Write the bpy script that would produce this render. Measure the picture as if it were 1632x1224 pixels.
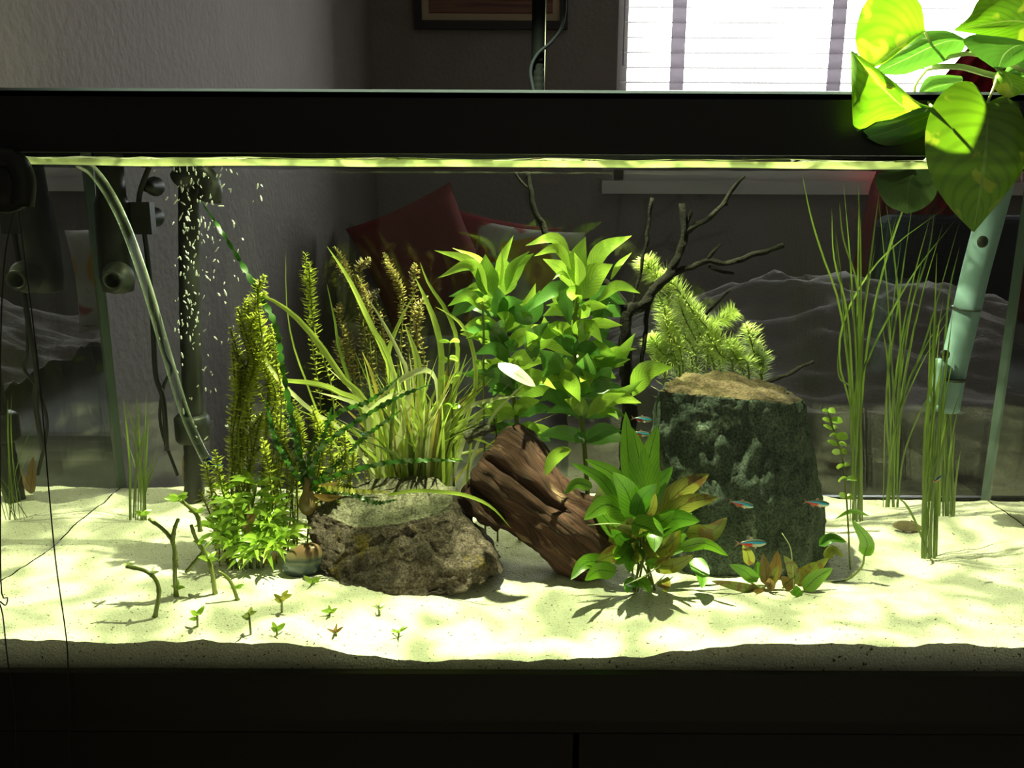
import bpy, bmesh, math, random
from mathutils import Vector, noise, Matrix

R = random.Random(7)
SC = bpy.context.scene
COL = SC.collection
for o in list(bpy.data.objects):
    bpy.data.objects.remove(o, do_unlink=True)

# ------------------------------------------------------------------ camera
F_PX = 1367.0
PITCH = math.atan(327 / F_PX)
EYE = Vector((0.0, -0.70, 0.477))
cam_d = bpy.data.cameras.new('camera')
cam = bpy.data.objects.new('camera', cam_d)
COL.objects.link(cam)
cam_d.sensor_width = 36.0
cam_d.lens = 36.0 * F_PX / 1632.0
cam_d.clip_start = 0.02
cam.location = EYE
cam.rotation_euler = (math.radians(90) - PITCH, math.radians(-0.25), 0)
SC.camera = cam

# ------------------------------------------------------------------ world, lights, exposure
w = bpy.data.worlds.new('overcast_sky')
SC.world = w
w.use_nodes = True
bg = w.node_tree.nodes['Background']
bg.inputs['Color'].default_value = (0.97, 0.96, 0.97, 1)
bg.inputs['Strength'].default_value = 13.0

LAMP = Vector((0.035, 0.225, 0.93))
ld = bpy.data.lights.new('lamp_led', 'SPOT')
ld.energy = 130.0
ld.color = (0.91, 1.0, 0.52)
ld.shadow_soft_size = 0.008
ld.spot_size = math.radians(102)
ld.spot_blend = 0.35
lamp_light = bpy.data.objects.new('lamp_led', ld)
COL.objects.link(lamp_light)
lamp_light.location = LAMP
lamp_light.rotation_euler = (math.radians(-9), 0, 0)

SC.view_settings.view_transform = 'Standard'
SC.view_settings.look = 'None'
SC.view_settings.exposure = 0.0
SC.view_settings.gamma = 1.0
SC.view_settings.use_curve_mapping = False
SC.cycles.transparent_max_bounces = 24
SC.cycles.max_bounces = 10
SC.cycles.sample_clamp_indirect = 6.0

# ------------------------------------------------------------------ pixel helpers
CP, SP = math.cos(PITCH), math.sin(PITCH)

def ray(px, py):
    u = (px - 816) / F_PX
    v = -(py - 612) / F_PX
    return Vector((u, CP + v * SP, -SP + v * CP))

def P(px, py, Y):
    """the point at depth Y behind the front glass that a photo pixel shows"""
    d = ray(px, py)
    return EYE + d * ((Y - EYE.y) / d.y)

def PX(px, Y, z):
    t = (Y - EYE.y) * CP - (z - EYE.z) * SP
    return (px - 816) / F_PX * t

def mpp(p):
    """metres per photo pixel at a world point"""
    d = p - EYE
    return (d.y * CP - d.z * SP) / F_PX

def sstep(a, b, x):
    t = min(1, max(0, (x - a) / (b - a)))
    return t * t * (3 - 2 * t)

TD = 0.42            # inner depth of the tank
TX0, TX1 = -0.538, 0.659

def sandz(x, y):
    z = 0.050 + 0.004 * (y / TD)
    near = 1 - sstep(0.0, 0.22, y)
    z += 0.018 * near * sstep(0.09, 0.22, -x) + 0.017 * near * sstep(0.06, 0.20, x)
    z += 0.007 * sstep(0.1, 0.5, -x) * (y / TD)
    z -= 0.008 * sstep(0.2, 0.6, x) * (y / TD)
    z += 0.010 * math.exp(-((x + 0.20) ** 2 / 0.012 + (y - 0.13) ** 2 / 0.006))
    z += 0.0055 * noise.noise((x * 14, y * 14, 1.3)) + 0.0022 * noise.noise((x * 45, y * 45, 4.1))
    return z

def G(px, py):
    """the point of the sand that a photo pixel shows"""
    d = ray(px, py)
    t = 0.9
    for _ in range(40):
        p = EYE + d * t
        zt = sandz(p.x, min(TD, max(0, p.y)))
        t += (zt - p.z) / d.z * 0.8
    p = EYE + d * t
    p.y = min(TD - 0.012, max(0.012, p.y))
    p.z = sandz(p.x, p.y)
    return p

def crom(pts, n):
    pts = [Vector(p) for p in pts]
    if len(pts) == 2:
        return [pts[0].lerp(pts[1], i / n) for i in range(n + 1)]
    m = len(pts) - 1
    out = []
    for i in range(n + 1):
        s = i / n * m
        k = min(int(s), m - 1)
        t = s - k
        p1, p2 = pts[k], pts[k + 1]
        p0 = pts[k - 1] if k else p1 * 2 - p2
        p3 = pts[k + 2] if k + 2 <= m else p2 * 2 - p1
        out.append(0.5 * ((2 * p1) + (p2 - p0) * t + (2 * p0 - 5 * p1 + 4 * p2 - p3) * t * t + (3 * p1 - p0 - 3 * p2 + p3) * t ** 3))
    return out

# ------------------------------------------------------------------ objects
def tag(o, label=None, cat=None, group=None, kind=None):
    if label: o['label'] = label
    if cat: o['category'] = cat
    if group: o['group'] = group
    if kind: o['kind'] = kind
    return o

def thing(name, label, cat, loc=(0, 0, 0), group=None):
    o = bpy.data.objects.new(name, None)
    COL.objects.link(o)
    o.location = loc
    o.empty_display_size = 0.01
    return tag(o, label, cat, group)

def origin(o):
    p = Vector((0, 0, 0))
    while o is not None:
        p += o.location
        o = o.parent
    return p

class MB:
    def __init__(s):
        s.v = []; s.f = []; s.uv = []; s.mi = []
    def add(s, verts, faces, uvs=None, mi=0):
        b = len(s.v)
        s.v += [Vector(v) for v in verts]
        for f in faces:
            s.f.append([b + i for i in f]); s.mi.append(mi)
        s.uv += uvs if uvs else [(0.5, 0.5)] * len(verts)
        return s
    def box(s, a, b, mi=0):
        x0, y0, z0 = a; x1, y1, z1 = b
        return s.add([(x0, y0, z0), (x1, y0, z0), (x1, y1, z0), (x0, y1, z0), (x0, y0, z1), (x1, y0, z1), (x1, y1, z1), (x0, y1, z1)],
              [(0, 3, 2, 1), (4, 5, 6, 7), (0, 1, 5, 4), (1, 2, 6, 5), (2, 3, 7, 6), (3, 0, 4, 7)], mi=mi)
    def tube(s, pts, rad, n=8, cap=True, rough=0.0, mi=0):
        pts = [Vector(p) for p in pts]
        m = len(pts)
        vs, fs, uv = [], [], []
        up = Vector((0.13, -0.9, 0.4)).normalized()
        for i, p in enumerate(pts):
            T = (pts[min(i + 1, m - 1)] - pts[max(i - 1, 0)])
            T = T.normalized() if T.length > 1e-9 else Vector((0, 0, 1))
            A = T.cross(up)
            A = A.normalized() if A.length > 1e-4 else T.orthogonal().normalized()
            B = T.cross(A).normalized()
            r = rad(i / max(1, m - 1)) if callable(rad) else rad
            for k in range(n):
                a = 2 * math.pi * k / n
                rr = r * (1 + (rough * noise.noise((p.x * 90 + math.cos(a) * 2, p.y * 90 + math.sin(a) * 2, p.z * 90)) if rough else 0))
                vs.append(p + (A * math.cos(a) + B * math.sin(a)) * rr)
                uv.append((k / n, i / max(1, m - 1)))
        for i in range(m - 1):
            for k in range(n):
                a, b = i * n + k, i * n + (k + 1) % n
                fs.append((a, b, b + n, a + n))
        if cap:
            fs.append(tuple(range(n - 1, -1, -1)))
            fs.append(tuple(range((m - 1) * n, m * n)))
        return s.add(vs, fs, uv, mi)
    def lathe(s, c, axis, prof, n=24, mi=0):
        c = Vector(c); T = Vector(axis).normalized(); A = T.orthogonal().normalized(); B = T.cross(A)
        vs, fs = [], []
        for h, r in prof:
            for k in range(n):
                a = 2 * math.pi * k / n
                vs.append(c + T * h + (A * math.cos(a) + B * math.sin(a)) * max(r, 1e-5))
        for i in range(len(prof) - 1):
            for k in range(n):
                a, b = i * n + k, i * n + (k + 1) % n
                fs.append((a, b, b + n, a + n))
        fs.append(tuple(range(n - 1, -1, -1)))
        fs.append(tuple(range((len(prof) - 1) * n, len(prof) * n)))
        return s.add(vs, fs, None, mi)
    def ribbon(s, pts, width, n=8, roll=0.0, fold=0.12, prof='lance', wave=0.0, cols=1, mi=0):
        c = crom(pts, n)
        vs, fs, uv = [], [], []
        side0 = None
        L = cols * 2 + 1
        for i, p in enumerate(c):
            T = (c[min(i + 1, n)] - c[max(i - 1, 0)]).normalized()
            V = (p - EYE).normalized()
            S = T.cross(V)
            if S.length < 1e-3: S = T.orthogonal()
            S.normalize()
            if side0 is not None and S.dot(side0) < 0: S.negate()
            side0 = S
            N = S.cross(T)
            S2 = S * math.cos(roll) + N * math.sin(roll)
            N2 = S2.cross(T)
            t = i / n
            hw = width * 0.5 * PROF[prof](t)
            for k in range(L):
                q = k / (L - 1) * 2 - 1
                off = N2 * (fold * hw * abs(q)) * -1
                if wave: off += N2 * wave * hw * math.sin(t * 40 + q * 1.7) * abs(q)
                vs.append(p + S2 * hw * q + off)
                uv.append((q * 0.5 + 0.5, t))
        for i in range(n):
            for k in range(L - 1):
                a = i * L + k
                fs.append((a, a + 1, a + L + 1, a + L))
        return s.add(vs, fs, uv, mi)
    def build(s, name, mat, parent=None, smooth=True, label=None, cat=None, group=None, kind=None, loc=None):
        base = origin(parent) if parent else (Vector(loc) if loc is not None else Vector((0, 0, 0)))
        me = bpy.data.meshes.new(name)
        me.from_pydata([tuple(v - base) for v in s.v], [], s.f)
        ul = me.uv_layers.new(name='UVMap')
        for lp in me.loops:
            ul.data[lp.index].uv = s.uv[lp.vertex_index]
        for m in (mat if isinstance(mat, (list, tuple)) else [mat]):
            me.materials.append(m)
        for p, k in zip(me.polygons, s.mi):
            p.use_smooth = smooth; p.material_index = k
        me.update()
        o = bpy.data.objects.new(name, me)
        COL.objects.link(o)
        if parent: o.parent = parent
        elif loc is not None: o.location = base
        return tag(o, label, cat, group, kind)

PROF = {
    'lance': lambda t: max(0.05, math.sin(math.pi * min(1, t ** 0.85)) ** 1.05) if t < 1 else 0.02,
    'ovate': lambda t: max(0.05, math.sin(math.pi * min(1, t ** 0.60)) ** 0.65) if t < 1 else 0.02,
    'wide': lambda t: max(0.08, math.sin(math.pi * min(1, t ** 0.95)) ** 0.6) if t < 1 else 0.02,
    'spoon': lambda t: (0.12 if t < 0.25 else max(0.12, math.sin(math.pi * ((t - 0.2) / 0.8) ** 0.8) ** 0.6)) if t < 1 else 0.02,
    'crinkle': lambda t: (0.35 + 0.65 * abs(math.sin(t * 80))) * (1 - max(0, (t - 0.6) / 0.4) ** 2 * 0.8),
    'strap': lambda t: (0.75 + 0.25 * min(1, t * 4)) * (1 - max(0, (t - 0.6) / 0.4) ** 1.6 * 0.95),
    'round': lambda t: max(0.1, math.sin(math.pi * min(1, t)) ** 0.5) if t < 1 else 0.1,
}

# ------------------------------------------------------------------ materials
def newmat(name):
    m = bpy.data.materials.new(name)
    m.use_nodes = True
    nt = m.node_tree
    nt.nodes.clear()
    out = nt.nodes.new('ShaderNodeOutputMaterial')
    return m, nt, out

def nd(nt, t, **kw):
    n = nt.nodes.new(t)
    for k, v in kw.items():
        if k.startswith('i_'):
            n.inputs[k[2:].replace('_', ' ')].default_value = v
        else:
            setattr(n, k, v)
    return n

def c4(c): return (c[0], c[1], c[2], 1)

def ramp(nt, fac, stops):
    r = nt.nodes.new('ShaderNodeValToRGB')
    e = r.color_ramp.elements
    while len(e) < len(stops): e.new(0.5)
    for el, (p, c) in zip(e, stops):
        el.position = p; el.color = c4(c)
    nt.links.new(fac, r.inputs[0])
    return r.outputs[0]

def solid(name, col, rough=0.5, spec=0.3, nscale=0, col2=None, bump=0, bscale=0, metal=0, stretch=(1, 1, 1), detail=6, contrast=(0.35, 0.65)):
    m, nt, out = newmat(name)
    b = nd(nt, 'ShaderNodeBsdfPrincipled')
    b.inputs['Roughness'].default_value = rough
    b.inputs['Specular IOR Level'].default_value = spec
    b.inputs['Metallic'].default_value = metal
    b.inputs['Base Color'].default_value = c4(col)
    tc = nd(nt, 'ShaderNodeNewGeometry')
    mp = nd(nt, 'ShaderNodeMapping'); mp.inputs['Scale'].default_value = stretch
    nt.links.new(tc.outputs['Position'], mp.inputs[0])
    if col2:
        n = nd(nt, 'ShaderNodeTexNoise', i_Scale=nscale, i_Detail=detail, i_Roughness=0.65)
        nt.links.new(mp.outputs[0], n.inputs['Vector'])
        nt.links.new(ramp(nt, n.outputs[0], [(contrast[0], col), (contrast[1], col2)]), b.inputs['Base Color'])
    if bump:
        n2 = nd(nt, 'ShaderNodeTexNoise', i_Scale=bscale, i_Detail=6.0)
        nt.links.new(mp.outputs[0], n2.inputs['Vector'])
        bp = nd(nt, 'ShaderNodeBump', i_Strength=bump, i_Distance=0.01)
        nt.links.new(n2.outputs[0], bp.inputs['Height'])
        nt.links.new(bp.outputs[0], b.inputs['Normal'])
    nt.links.new(b.outputs[0], out.inputs[0])
    return m

def leafmat(name, col, col2, rib=None, trans=0.5, tcol=None, nscale=60, gloss=0.06, ribw=0.035, veins=0.25, spots=None):
    m, nt, out = newmat(name)
    L = nt.links.new
    geo = nd(nt, 'ShaderNodeNewGeometry')
    oi = nd(nt, 'ShaderNodeObjectInfo')
    n = nd(nt, 'ShaderNodeTexNoise', i_Scale=nscale, i_Detail=4.0)
    L(geo.outputs['Position'], n.inputs['Vector'])
    ad = nd(nt, 'ShaderNodeMath', operation='MULTIPLY_ADD'); ad.inputs[1].default_value = 0.55
    L(oi.outputs['Random'], ad.inputs[0])
    sc = nd(nt, 'ShaderNodeMath', operation='MULTIPLY'); sc.inputs[1].default_value = 0.6
    L(n.outputs[0], sc.inputs[0]); L(sc.outputs[0], ad.inputs[2])
    c = ramp(nt, ad.outputs[0], [(0.15, col), (0.8, col2)])
    uv = nd(nt, 'ShaderNodeUVMap')
    sx = nd(nt, 'ShaderNodeSeparateXYZ'); L(uv.outputs[0], sx.inputs[0])
    du = nd(nt, 'ShaderNodeMath', operation='SUBTRACT'); L(sx.outputs[0], du.inputs[0]); du.inputs[1].default_value = 0.5
    ab = nd(nt, 'ShaderNodeMath', operation='ABSOLUTE'); L(du.outputs[0], ab.inputs[0])
    if veins:
        va = nd(nt, 'ShaderNodeMath', operation='MULTIPLY_ADD'); L(sx.outputs[1], va.inputs[0]); va.inputs[1].default_value = 60.0
        vb = nd(nt, 'ShaderNodeMath', operation='MULTIPLY'); L(ab.outputs[0], vb.inputs[0]); vb.inputs[1].default_value = -45.0
        L(vb.outputs[0], va.inputs[2])
        sn = nd(nt, 'ShaderNodeMath', operation='SINE'); L(va.outputs[0], sn.inputs[0])
        vf = ramp(nt, sn.outputs[0], [(0.0, (1, 1, 1)), (1.0, (1 - veins,) * 3)])
        mx = nd(nt, 'ShaderNodeMix', data_type='RGBA', blend_type='MULTIPLY'); mx.inputs[0].default_value = 1
        L(c, mx.inputs[6]); L(vf, mx.inputs[7]); c = mx.outputs[2]
    if spots:
        n3 = nd(nt, 'ShaderNodeTexNoise', i_Scale=spots[1], i_Detail=2.0, i_Distortion=0.6)
        L(geo.outputs['Position'], n3.inputs['Vector'])
        sf = ramp(nt, n3.outputs[0], [(spots[2], (0, 0, 0)), (spots[2] + 0.07, (1, 1, 1))])
        mx = nd(nt, 'ShaderNodeMix', data_type='RGBA'); L(sf, mx.inputs[0]); L(c, mx.inputs[6]); mx.inputs[7].default_value = c4(spots[0]); c = mx.outputs[2]
    if rib:
        rf = ramp(nt, ab.outputs[0], [(ribw * 0.6, (1, 1, 1)), (ribw, (0, 0, 0))])
        mx = nd(nt, 'ShaderNodeMix', data_type='RGBA'); L(rf, mx.inputs[0]); L(c, mx.inputs[6]); mx.inputs[7].default_value = c4(rib); c = mx.outputs[2]
    d = nd(nt, 'ShaderNodeBsdfDiffuse'); L(c, d.inputs[0])
    tr = nd(nt, 'ShaderNodeBsdfTranslucent')
    if tcol:
        mx = nd(nt, 'ShaderNodeMix', data_type='RGBA', blend_type='MULTIPLY'); mx.inputs[0].default_value = 1
        L(c, mx.inputs[6]); mx.inputs[7].default_value = c4(tcol); L(mx.outputs[2], tr.inputs[0])
    else: L(c, tr.inputs[0])
    ms = nd(nt, 'ShaderNodeMixShader'); ms.inputs[0].default_value = trans
    L(d.outputs[0], ms.inputs[1]); L(tr.outputs[0], ms.inputs[2])
    gl = nd(nt, 'ShaderNodeBsdfGlossy'); gl.inputs['Roughness'].default_value = 0.3
    ms2 = nd(nt, 'ShaderNodeMixShader'); ms2.inputs[0].default_value = gloss
    L(ms.outputs[0], ms2.inputs[1]); L(gl.outputs[0], ms2.inputs[2]); L(ms2.outputs[0], out.inputs[0])
    return m

def glassmat(name, tint=(1, 1, 1), ior=1.45, const=None, rough=0.0):
    m, nt, out = newmat(name)
    t = nd(nt, 'ShaderNodeBsdfTransparent'); t.inputs[0].default_value = c4(tint)
    g = nd(nt, 'ShaderNodeBsdfGlossy'); g.inputs['Roughness'].default_value = rough
    ms = nd(nt, 'ShaderNodeMixShader')
    if const is None:
        fr = nd(nt, 'ShaderNodeFresnel', i_IOR=ior); nt.links.new(fr.outputs[0], ms.inputs[0])
    else: ms.inputs[0].default_value = const
    nt.links.new(t.outputs[0], ms.inputs[1]); nt.links.new(g.outputs[0], ms.inputs[2]); nt.links.new(ms.outputs[0], out.inputs[0])
    return m

def tirmat(name, tint, lo, hi, a, b_):
    m, nt, out = newmat(name)
    t = nd(nt, 'ShaderNodeBsdfTransparent'); t.inputs[0].default_value = c4(tint)
    g = nd(nt, 'ShaderNodeBsdfGlossy'); g.inputs['Roughness'].default_value = 0.0
    lw = nd(nt, 'ShaderNodeLayerWeight'); lw.inputs[0].default_value = 0.5
    ms = nd(nt, 'ShaderNodeMixShader')
    nt.links.new(ramp(nt, lw.outputs['Facing'], [(a, (lo,) * 3), (b_, (hi,) * 3)]), ms.inputs[0])
    nt.links.new(t.outputs[0], ms.inputs[1]); nt.links.new(g.outputs[0], ms.inputs[2]); nt.links.new(ms.outputs[0], out.inputs[0])
    return m
M = {}
M['glass'] = glassmat('clear_glass', (0.975, 0.99, 0.98), 1.22)
M['glass_back'] = tirmat('back_glass', (0.95, 0.975, 0.96), 0.035, 0.9, 0.22, 0.36)
M['glass_side'] = tirmat('side_glass', (0.92, 0.97, 0.94), 0.05, 0.84, 0.22, 0.36)
M['black_plastic'] = solid('black_plastic', (0.010, 0.010, 0.011), 0.38, 0.35)
M['black_wood'] = solid('black_wood', (0.014, 0.013, 0.012), 0.5, 0.3)
M['rail'] = solid('rail_paint', (0.80, 0.76, 0.68), 0.5, 0.2)
M['silicone'] = solid('silicone', (0.075, 0.105, 0.105), 0.3, 0.5)
M['rubber'] = solid('black_rubber', (0.012, 0.013, 0.013), 0.45, 0.4)
M['wall'] = solid('painted_wall', (0.245, 0.215, 0.195), 0.75, 0.2, 6, (0.222, 0.195, 0.177), 0.5, 55)
M['cream'] = solid('cream_wall', (0.72, 0.69, 0.62), 0.8, 0.1)
M['ceiling'] = solid('ceiling_paint', (0.78, 0.76, 0.72), 0.9, 0.1)
M['carpet'] = solid('carpet', (0.34, 0.29, 0.23), 1.0, 0.0, 90, (0.42, 0.36, 0.29))
M['trim'] = solid('white_trim', (0.62, 0.60, 0.57), 0.5, 0.3)
M['frame_dark'] = solid('dark_frame', (0.018, 0.015, 0.014), 0.35, 0.4)
M['mat_tan'] = solid('picture_mount', (0.42, 0.33, 0.22), 0.8, 0.1)
M['duvet'] = solid('grey_duvet', (0.18, 0.16, 0.15), 0.9, 0.1, 9, (0.21, 0.185, 0.17), 0.3, 120)
M['sheet'] = solid('pale_sheet', (0.20, 0.20, 0.20), 0.85, 0.1)
M['red'] = solid('red_fabric', (0.17, 0.016, 0.014), 0.85, 0.1, 40, (0.14, 0.012, 0.011))
M['curtain'] = solid('dark_red_cloth', (0.22, 0.014, 0.022), 0.85, 0.1)
M['navy'] = solid('navy_fabric', (0.012, 0.013, 0.02), 0.8, 0.2)
M['lamp_body'] = solid('lamp_body', (0.0022, 0.0028, 0.0035), 0.7, 0.03)
M['cord_blue'] = solid('cord_blue_grey', (0.006, 0.008, 0.012), 0.7, 0.05)

# patterned cushion: pale ground with red and ochre leaf blotches
m, nt, out = newmat('leaf_print_cloth')
geo = nd(nt, 'ShaderNodeNewGeometry')
vo = nd(nt, 'ShaderNodeTexNoise', i_Scale=7.0, i_Detail=1.0, i_Distortion=1.2)
nt.links.new(geo.outputs['Position'], vo.inputs['Vector'])
b = nd(nt, 'ShaderNodeBsdfPrincipled', i_Roughness=0.9)
nt.links.new(ramp(nt, vo.outputs[0], [(0.36, (0.30, 0.03, 0.02)), (0.42, (0.42, 0.40, 0.36)), (0.58, (0.40, 0.38, 0.34)), (0.64, (0.45, 0.26, 0.06))]), b.inputs['Base Color'])
nt.links.new(b.outputs[0], out.inputs[0]); M['print'] = m

# picture with earth-red bands
m, nt, out = newmat('banded_print')
geo = nd(nt, 'ShaderNodeNewGeometry'); sx = nd(nt, 'ShaderNodeSeparateXYZ'); nt.links.new(geo.outputs['Position'], sx.inputs[0])
nz = nd(nt, 'ShaderNodeTexNoise', i_Scale=30.0); mp = nd(nt, 'ShaderNodeMapping'); mp.inputs['Scale'].default_value = (0.05, 0.05, 1)
nt.links.new(geo.outputs['Position'], mp.inputs[0]); nt.links.new(mp.outputs[0], nz.inputs['Vector'])
b = nd(nt, 'ShaderNodeBsdfPrincipled', i_Roughness=0.7)
nt.links.new(ramp(nt, nz.outputs[0], [(0.3, (0.03, 0.015, 0.015)), (0.48, (0.14, 0.04, 0.03)), (0.56, (0.20, 0.10, 0.06)), (0.7, (0.10, 0.03, 0.04))]), b.inputs['Base Color'])
nt.links.new(b.outputs[0], out.inputs[0]); M['print_art'] = m

# blind slats: thin white, let light through
m, nt, out = newmat('blind_slat')
d = nd(nt, 'ShaderNodeBsdfDiffuse'); d.inputs[0].default_value = (0.8, 0.79, 0.77, 1)
t = nd(nt, 'ShaderNodeBsdfTranslucent'); t.inputs[0].default_value = (0.16, 0.155, 0.15, 1)
ms = nd(nt, 'ShaderNodeMixShader'); ms.inputs[0].default_value = 0.6
nt.links.new(d.outputs[0], ms.inputs[1]); nt.links.new(t.outputs[0], ms.inputs[2]); nt.links.new(ms.outputs[0], out.inputs[0]); M['slat'] = m
M['tape'] = leafmat('ladder_tape', (0.30, 0.28, 0.30), (0.32, 0.30, 0.32), trans=0.85, veins=0, gloss=0)
M['bar'] = solid('blind_bar', (0.25, 0.21, 0.19), 0.7, 0.2)

# sand
m, nt, out = newmat('pale_sand')
geo = nd(nt, 'ShaderNodeNewGeometry')
L = nt.links.new
n1 = nd(nt, 'ShaderNodeTexNoise', i_Scale=900.0, i_Detail=3.0); L(geo.outputs['Position'], n1.inputs['Vector'])
n2 = nd(nt, 'ShaderNodeTexVoronoi', i_Scale=420.0); L(geo.outputs['Position'], n2.inputs['Vector'])
n3 = nd(nt, 'ShaderNodeTexNoise', i_Scale=300.0, i_Detail=2.0); L(geo.outputs['Position'], n3.inputs['Vector'])
ca = ramp(nt, n1.outputs[0], [(0.3, (0.50, 0.47, 0.38)), (0.55, (0.74, 0.71, 0.60)), (0.75, (0.80, 0.79, 0.70))])
sp = ramp(nt, n3.outputs[0], [(0.30, (0.12, 0.10, 0.07)), (0.335, (1, 1, 1))])
mx = nd(nt, 'ShaderNodeMix', data_type='RGBA', blend_type='MULTIPLY'); mx.inputs[0].default_value = 1
L(ca, mx.inputs[6]); L(sp, mx.inputs[7])
b = nd(nt, 'ShaderNodeBsdfPrincipled', i_Roughness=0.9); b.inputs['Specular IOR Level'].default_value = 0.2
L(mx.outputs[2], b.inputs['Base Color'])
bp = nd(nt, 'ShaderNodeBump', i_Strength=0.6, i_Distance=0.0012); L(n2.outputs[0], bp.inputs['Height']); L(bp.outputs[0], b.inputs['Normal'])
L(b.outputs[0], out.inputs[0]); M['sand'] = m

# water surface: blotchy tint painted into its transparency stands in for caustic dapples
m, nt, out = newmat('rippled_water')
L = nt.links.new
geo = nd(nt, 'ShaderNodeNewGeometry')
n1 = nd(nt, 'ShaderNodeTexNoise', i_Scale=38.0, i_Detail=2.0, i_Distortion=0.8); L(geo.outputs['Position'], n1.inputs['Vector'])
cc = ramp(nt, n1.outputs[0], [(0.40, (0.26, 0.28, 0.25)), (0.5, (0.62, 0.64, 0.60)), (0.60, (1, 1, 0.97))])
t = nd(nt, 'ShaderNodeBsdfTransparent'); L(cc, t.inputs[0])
g = nd(nt, 'ShaderNodeBsdfGlossy'); g.inputs['Roughness'].default_value = 0.02
fr = nd(nt, 'ShaderNodeFresnel', i_IOR=1.33)
n2 = nd(nt, 'ShaderNodeTexNoise', i_Scale=35.0, i_Detail=2.0); L(geo.outputs['Position'], n2.inputs['Vector'])
bp = nd(nt, 'ShaderNodeBump', i_Strength=0.35, i_Distance=0.004); L(n2.outputs[0], bp.inputs['Height']); L(bp.outputs[0], g.inputs['Normal'])
ms = nd(nt, 'ShaderNodeMixShader'); L(fr.outputs[0], ms.inputs[0]); L(t.outputs[0], ms.inputs[1]); L(g.outputs[0], ms.inputs[2]); L(ms.outputs[0], out.inputs[0])
M['water'] = m
M['waterline'] = leafmat('waterline_glint', (0.15, 0.175, 0.06), (0.34, 0.36, 0.18), trans=0.6, veins=0, nscale=25, gloss=0.15)  # pale colour standing in for light caught in the meniscus

M['lid_edge'] = leafmat('ground_glass_edge', (0.22, 0.24, 0.28), (0.24, 0.26, 0.30), trans=0.85, veins=0, gloss=0.1)
# stones and wood
def rockmat(name, stops, scale, bump, bscale, stretch=(1, 1, 1), rough=0.85, spot=None):
    m, nt, out = newmat(name)
    L = nt.links.new
    geo = nd(nt, 'ShaderNodeNewGeometry')
    mp = nd(nt, 'ShaderNodeMapping'); mp.inputs['Scale'].default_value = stretch; L(geo.outputs['Position'], mp.inputs[0])
    n1 = nd(nt, 'ShaderNodeTexNoise', i_Scale=scale, i_Detail=9.0, i_Roughness=0.68, i_Distortion=0.3); L(mp.outputs[0], n1.inputs['Vector'])
    c = ramp(nt, n1.outputs[0], stops)
    if spot:
        n3 = nd(nt, 'ShaderNodeTexNoise', i_Scale=spot[1], i_Detail=5.0, i_Roughness=0.6); L(geo.outputs['Position'], n3.inputs['Vector'])
        sf = ramp(nt, n3.outputs[0], [(spot[2], (0, 0, 0)), (spot[2] + 0.08, (1, 1, 1))])
        mx = nd(nt, 'ShaderNodeMix', data_type='RGBA'); L(sf, mx.inputs[0]); L(c, mx.inputs[6]); mx.inputs[7].default_value = c4(spot[0]); c = mx.outputs[2]
    nf = nd(nt, 'ShaderNodeTexNoise', i_Scale=420.0, i_Detail=3.0); L(geo.outputs['Position'], nf.inputs['Vector'])
    mf = nd(nt, 'ShaderNodeMix', data_type='RGBA', blend_type='MULTIPLY'); mf.inputs[0].default_value = 1
    L(c, mf.inputs[6]); L(ramp(nt, nf.outputs[0], [(0.35, (0.45, 0.45, 0.45)), (0.62, (1.35, 1.35, 1.35))]), mf.inputs[7]); c = mf.outputs[2]
    b = nd(nt, 'ShaderNodeBsdfPrincipled', i_Roughness=rough); b.inputs['Specular IOR Level'].default_value = 0.25
    L(c, b.inputs['Base Color'])
    n2 = nd(nt, 'ShaderNodeTexNoise', i_Scale=bscale, i_Detail=8.0, i_Roughness=0.7); L(mp.outputs[0], n2.inputs['Vector'])
    bp = nd(nt, 'ShaderNodeBump', i_Strength=bump, i_Distance=0.009); L(n2.outputs[0], bp.inputs['Height']); L(bp.outputs[0], b.inputs['Normal'])
    L(b.outputs[0], out.inputs[0])
    return m
M['slate'] = rockmat('green_slate', [(0.25, (0.046, 0.066, 0.055)), (0.5, (0.082, 0.108, 0.094)), (0.72, (0.14, 0.17, 0.155))], 22, 0.8, 60, (2.2, 2.2, 0.8), 0.8, ((0.33, 0.40, 0.34), 24, 0.60))
M['slate_top'] = rockmat('rusty_slate_top', [(0.30, (0.035, 0.022, 0.012)), (0.5, (0.095, 0.065, 0.042)), (0.72, (0.16, 0.125, 0.065))], 30, 0.7, 90)
M['granite'] = rockmat('brown_rock', [(0.22, (0.018, 0.014, 0.013)), (0.42, (0.10, 0.075, 0.066)), (0.58, (0.185, 0.138, 0.125)), (0.8, (0.30, 0.25, 0.22))], 55, 1.0, 140, (1, 1, 1), 0.85, ((0.17, 0.12, 0.03), 26, 0.60))
M['granite_top'] = rockmat('rock_top', [(0.25, (0.07, 0.064, 0.048)), (0.55, (0.15, 0.138, 0.105)), (0.8, (0.21, 0.195, 0.15))], 60, 0.6, 120)
M['twigwood'] = rockmat('dark_twig', [(0.3, (0.003, 0.0025, 0.002)), (0.6, (0.007, 0.0055, 0.0045)), (0.85, (0.04, 0.022, 0.011))], 40, 0.8, 120)

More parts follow.
